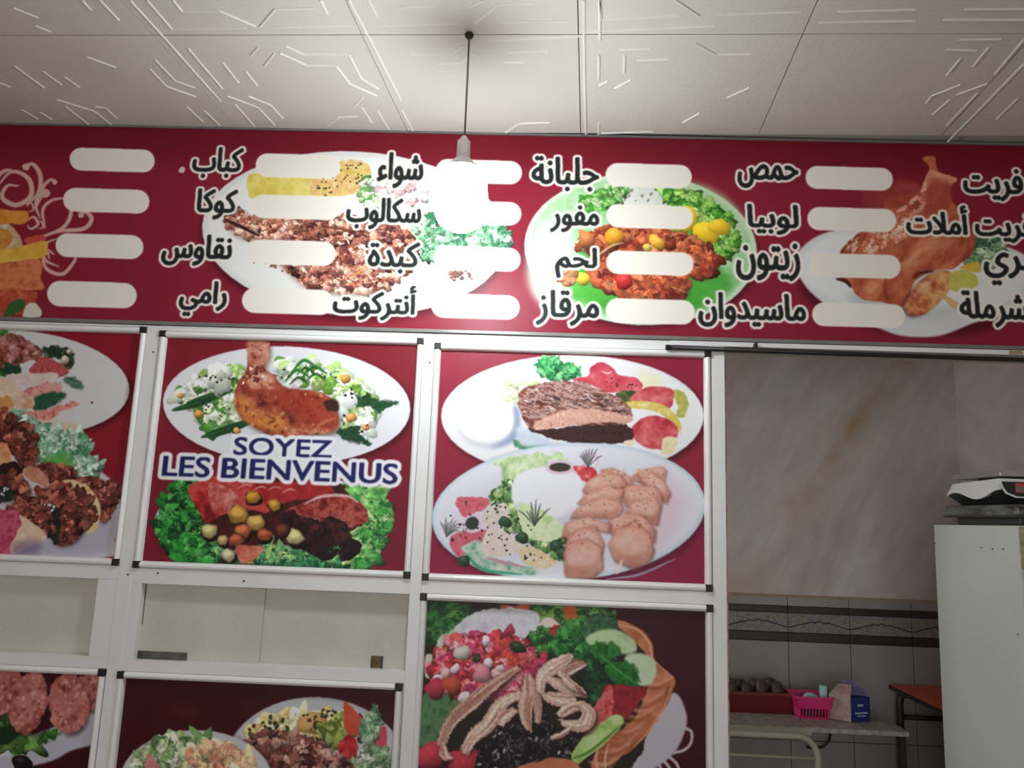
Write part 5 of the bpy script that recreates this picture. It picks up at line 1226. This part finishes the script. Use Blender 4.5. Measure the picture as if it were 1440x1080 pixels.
# cream tube frame in front of the table
a, b_ = un(1018, 1028, 3.0), un(1128, 1036, 3.0); e = un(1150, 1070, 3.0)
cf = thing('tubular_chair_frame', 'cream painted bent metal tube frame standing in front of the narrow table', 'chair', (.6, 3.0, 0))
xr = e.x; zt = b_.z; pts = [(xr, 3.0, 0), (xr, 3.0, zt - .10)]
for t in np.linspace(0, math.pi / 2, 8): pts.append((xr - .07 + .07 * math.cos(t), 3.0, zt - .07 + .07 * math.sin(t)))
xl = .22
for t in np.linspace(math.pi / 2, math.pi, 8): pts.append((xl + .07 + .07 * math.cos(t), 3.0, zt - .07 + .07 * math.sin(t)))
pts.append((xl, 3.0, 0)); mesh('back_tube', tube(bmesh.new(), pts, .0115, 10), M['cream_tube'], cf, True)
z = un(1090, 1064, 3.0).z
mesh('cross_tube', tube(bmesh.new(), [(xl, 3.0, z), (xr, 3.0, z)], .006, 8), M['cream_tube'], cf, True)
for x in (xl, xr):
    mesh('side_tube', tube(bmesh.new(), [(x, 3.0, .45), (x, 2.72, .45), (x, 2.66, .42), (x, 2.64, .36), (x, 2.64, 0)], .0105, 8), M['cream_tube'], cf, True)
mesh('seat', B(xl - .01, xr + .01, 2.65, 2.98, .46, .48, bev=.006), M['charcoal'], cf)

# orange topped desk
DZ = zz(-.655)
dk = thing('tall_desk', 'orange-topped table with dark bent tube legs behind the white cabinet', 'table', (1.71, 3.25, 0))
mesh('desk_top', B(1.540, 1.890, 3.02, 3.485, DZ - .004, DZ, bev=.0015), M['orange'], dk)
mesh('top_edge', B(1.538, 1.892, 3.018, 3.487, DZ - .022, DZ - .004), M['dark_metal'], dk)
for y in (3.45, 3.05):
    mesh('leg', tube(bmesh.new(), [(1.563, y, 0), (1.563, y, DZ - .07), (1.569, y, DZ - .045), (1.585, y, DZ - .034), (1.85, y, DZ - .034)], .0145, 10), M['dark_metal'], dk, True)
    mesh('leg', tube(bmesh.new(), [(1.865, y, 0), (1.865, y, DZ - .024)], .0145, 10), M['dark_metal'], dk, True)
mesh('cross_bar', tube(bmesh.new(), [(1.563, 3.45, DZ - .125), (1.865, 3.45, DZ - .125)], .010, 8), M['dark_metal'], dk, True)

# white cabinet
CX, CY0, CY1, CZ = 1.50, 2.46, 2.965, zz(.019)
cb = thing('white_cabinet', 'tall white enamel cabinet carrying a weighing scale at the right edge', 'cabinet', (1.67, 2.7, 0))
bm = bmesh.new()
prism(bm, [(CX - .012, CY0, 0.03), (CX, CY0, CZ + .002), (CX, CY1, CZ - .002), (CX - .012, CY1, 0.03)], (.345, 0, 0))
mesh('cabinet_body', bm, M['cabinet'], cb)
mesh('door', B(CX + .004, 1.835, CY0 - .028, CY0 - .002, .08, CZ - .135, bev=.006), M['cabinet'], cb)
mesh('handle', B(CX + .03, CX + .05, CY0 - .05, CY0 - .028, 1.0, 1.2, bev=.004), M['charcoal'], cb)
g = mesh('vent_strip', B(CX + .002, 1.835, CY0 - .006, CY0 - .0005, CZ - .13, CZ - .001), M['yellowed'], cb); g['label'] = 'yellowed perforated strip at the top'
for x in (CX + .02, 1.81):
    for y in (CY0 + .03, CY1 - .03): mesh('foot', B(x - .018, x + .018, y - .018, y + .018, 0, .03), M['charcoal'], cb)
for px, py in ((1380, 770), (1396, 772), (1411, 772), (1315, 764), (1432, 892)):
    x = (px - 720) / FOC
    d = RX * ((px - 720) / FOC) - UX * ((py - 540) / FOC) + FX; t = (CX - .001) / d.x
    mesh('chip_mark', B(CX - .0025 - .001 * (py > 800), CX - .0008, d.y * t - .004, d.y * t + .004, zz(d.z * t) - .002, zz(d.z * t) + .0015), M['dark_metal'], cb)

# stacked tray under the scale
tz = CZ + .0015
ty = thing('storage_tray', 'cloudy grey plastic tray lying under the weighing scale on the cabinet', 'tray', (1.68, 2.75, tz))
mesh('tray_base', B(1.545, 1.80, 2.52, 2.89, tz, tz + .030, bev=.006), M['tray_dark'], ty)
mesh('tray_lid', B(1.522, 1.83, 2.50, 2.925, tz + .030, tz + .068, bev=.010), M['tray'], ty)
mesh('tray_lip', B(1.518, 1.834, 2.495, 2.93, tz + .026, tz + .033, bev=.002), M['tray_dark'], ty)

# weighing scale
S0 = tz + .0685
sc_ = thing('weighing_scale', 'white and charcoal digital weighing scale with steel platter on top of the cabinet', 'scale', (1.68, 2.75, S0))
x0, x1, y0, y1 = 1.535, 1.84, 2.606, 2.93
bm = bmesh.new()
lo = [(x0 + .03, y0 + .02, S0), (x1, y0 + .02, S0), (x1, y1 - .05, S0), (x0 + .03, y1 - .05, S0)]
mi = [(x0, y0, S0 + .040), (x1, y0, S0 + .040), (x1, y1, S0 + .040), (x0, y1, S0 + .040)]
hi = [(x0 + .012, y0 + .012, S0 + .070), (x1, y0 + .012, S0 + .070), (x1, y1 - .03, S0 + .062), (x0 + .012, y1 - .03, S0 + .062)]
R = [[bm.verts.new(p) for p in r] for r in (lo, mi, hi)]
bm.faces.new(R[0]); bm.faces.new(R[2])
for a_, b2 in zip(R, R[1:]):
    for k in range(4): bm.faces.new((a_[k], a_[(k + 1) % 4], b2[(k + 1) % 4], b2[k]))
mesh('lower_body', bm, M['charcoal'], sc_)
# white side shell with a wavy lower edge
ys = np.linspace(y1, y0, 25); wav = [S0 + .030 + .014 * math.sin((i / 24) * 2 * math.pi * 1.15 + .2) + .006 * (i / 24) for i in range(25)]
side = [(x0 - .004, y, zv) for y, zv in zip(ys, wav)] + [(x0 + .004, y0 - .001, S0 + .086), (x0 + .006, y1 - .03, S0 + .078)]
side[0] = (x0 - .004, y1, S0 + .030)
mesh('side_shell', prism(bmesh.new(), side, (.012, 0, 0)), M['white_plastic'], sc_)
bm = bmesh.new()
prism(bm, [(x0 + .006, y0 - .002, S0 + .068), (x0 + .006, y0 - .002, S0 + .086), (x0 + .006, y1 - .03, S0 + .078), (x0 + .006, y1 - .02, S0 + .060)], (x1 - x0 - .006, 0, 0))
mesh('top_shell', bm, M['white_plastic'], sc_)
fp = [(x0 + .004, y0 - .003, S0 + .080), (x1, y0 - .003, S0 + .080), (x1, y0 - .003, S0 + .022), (x0 + .05, y0 - .003, S0 + .024), (x0 + .02, y0 - .003, S0 + .036), (x0 + .008, y0 - .003, S0 + .055)]
mesh('front_bezel', prism(bmesh.new(), fp, (0, -.003, 0)), M['white_plastic'], sc_)
fc = [(p[0] + (.004 if i in (0, 5, 4, 3) else 0), y0 - .006, p[2] + (-.004 if i < 2 else .005)) for i, p in enumerate(fp)]
fpn = mesh('front_panel', prism(bmesh.new(), fc, (0, -.002, 0)), M['charcoal'], sc_)
mesh('display_frame', B(x0 + .050, x0 + .19, y0 - .010, y0 - .008, S0 + .040, S0 + .072, bev=.0008), M['red'], fpn)
mesh('display_screen', B(x0 + .052, x0 + .186, y0 - .0115, y0 - .010, S0 + .042, S0 + .062), M['lcd'], fpn)
mesh('platter_neck', B(x0 + .07, x1 - .05, y0 + .07, y1 - .09, S0 + .080, S0 + .094), M['charcoal'], sc_)
mesh('platter', B(x0 + .010, x1 + .005, y0 + .004, y1 - .020, S0 + .094, S0 + .108, bev=.003), M['steel'], sc_)
pr = mesh('platter_rim', rim(bmesh.new(), x0 + .011, x1 + .004, y0 + .005, y1 - .021, S0 + .1065, S0 + .113, .003), M['steel'], sc_)
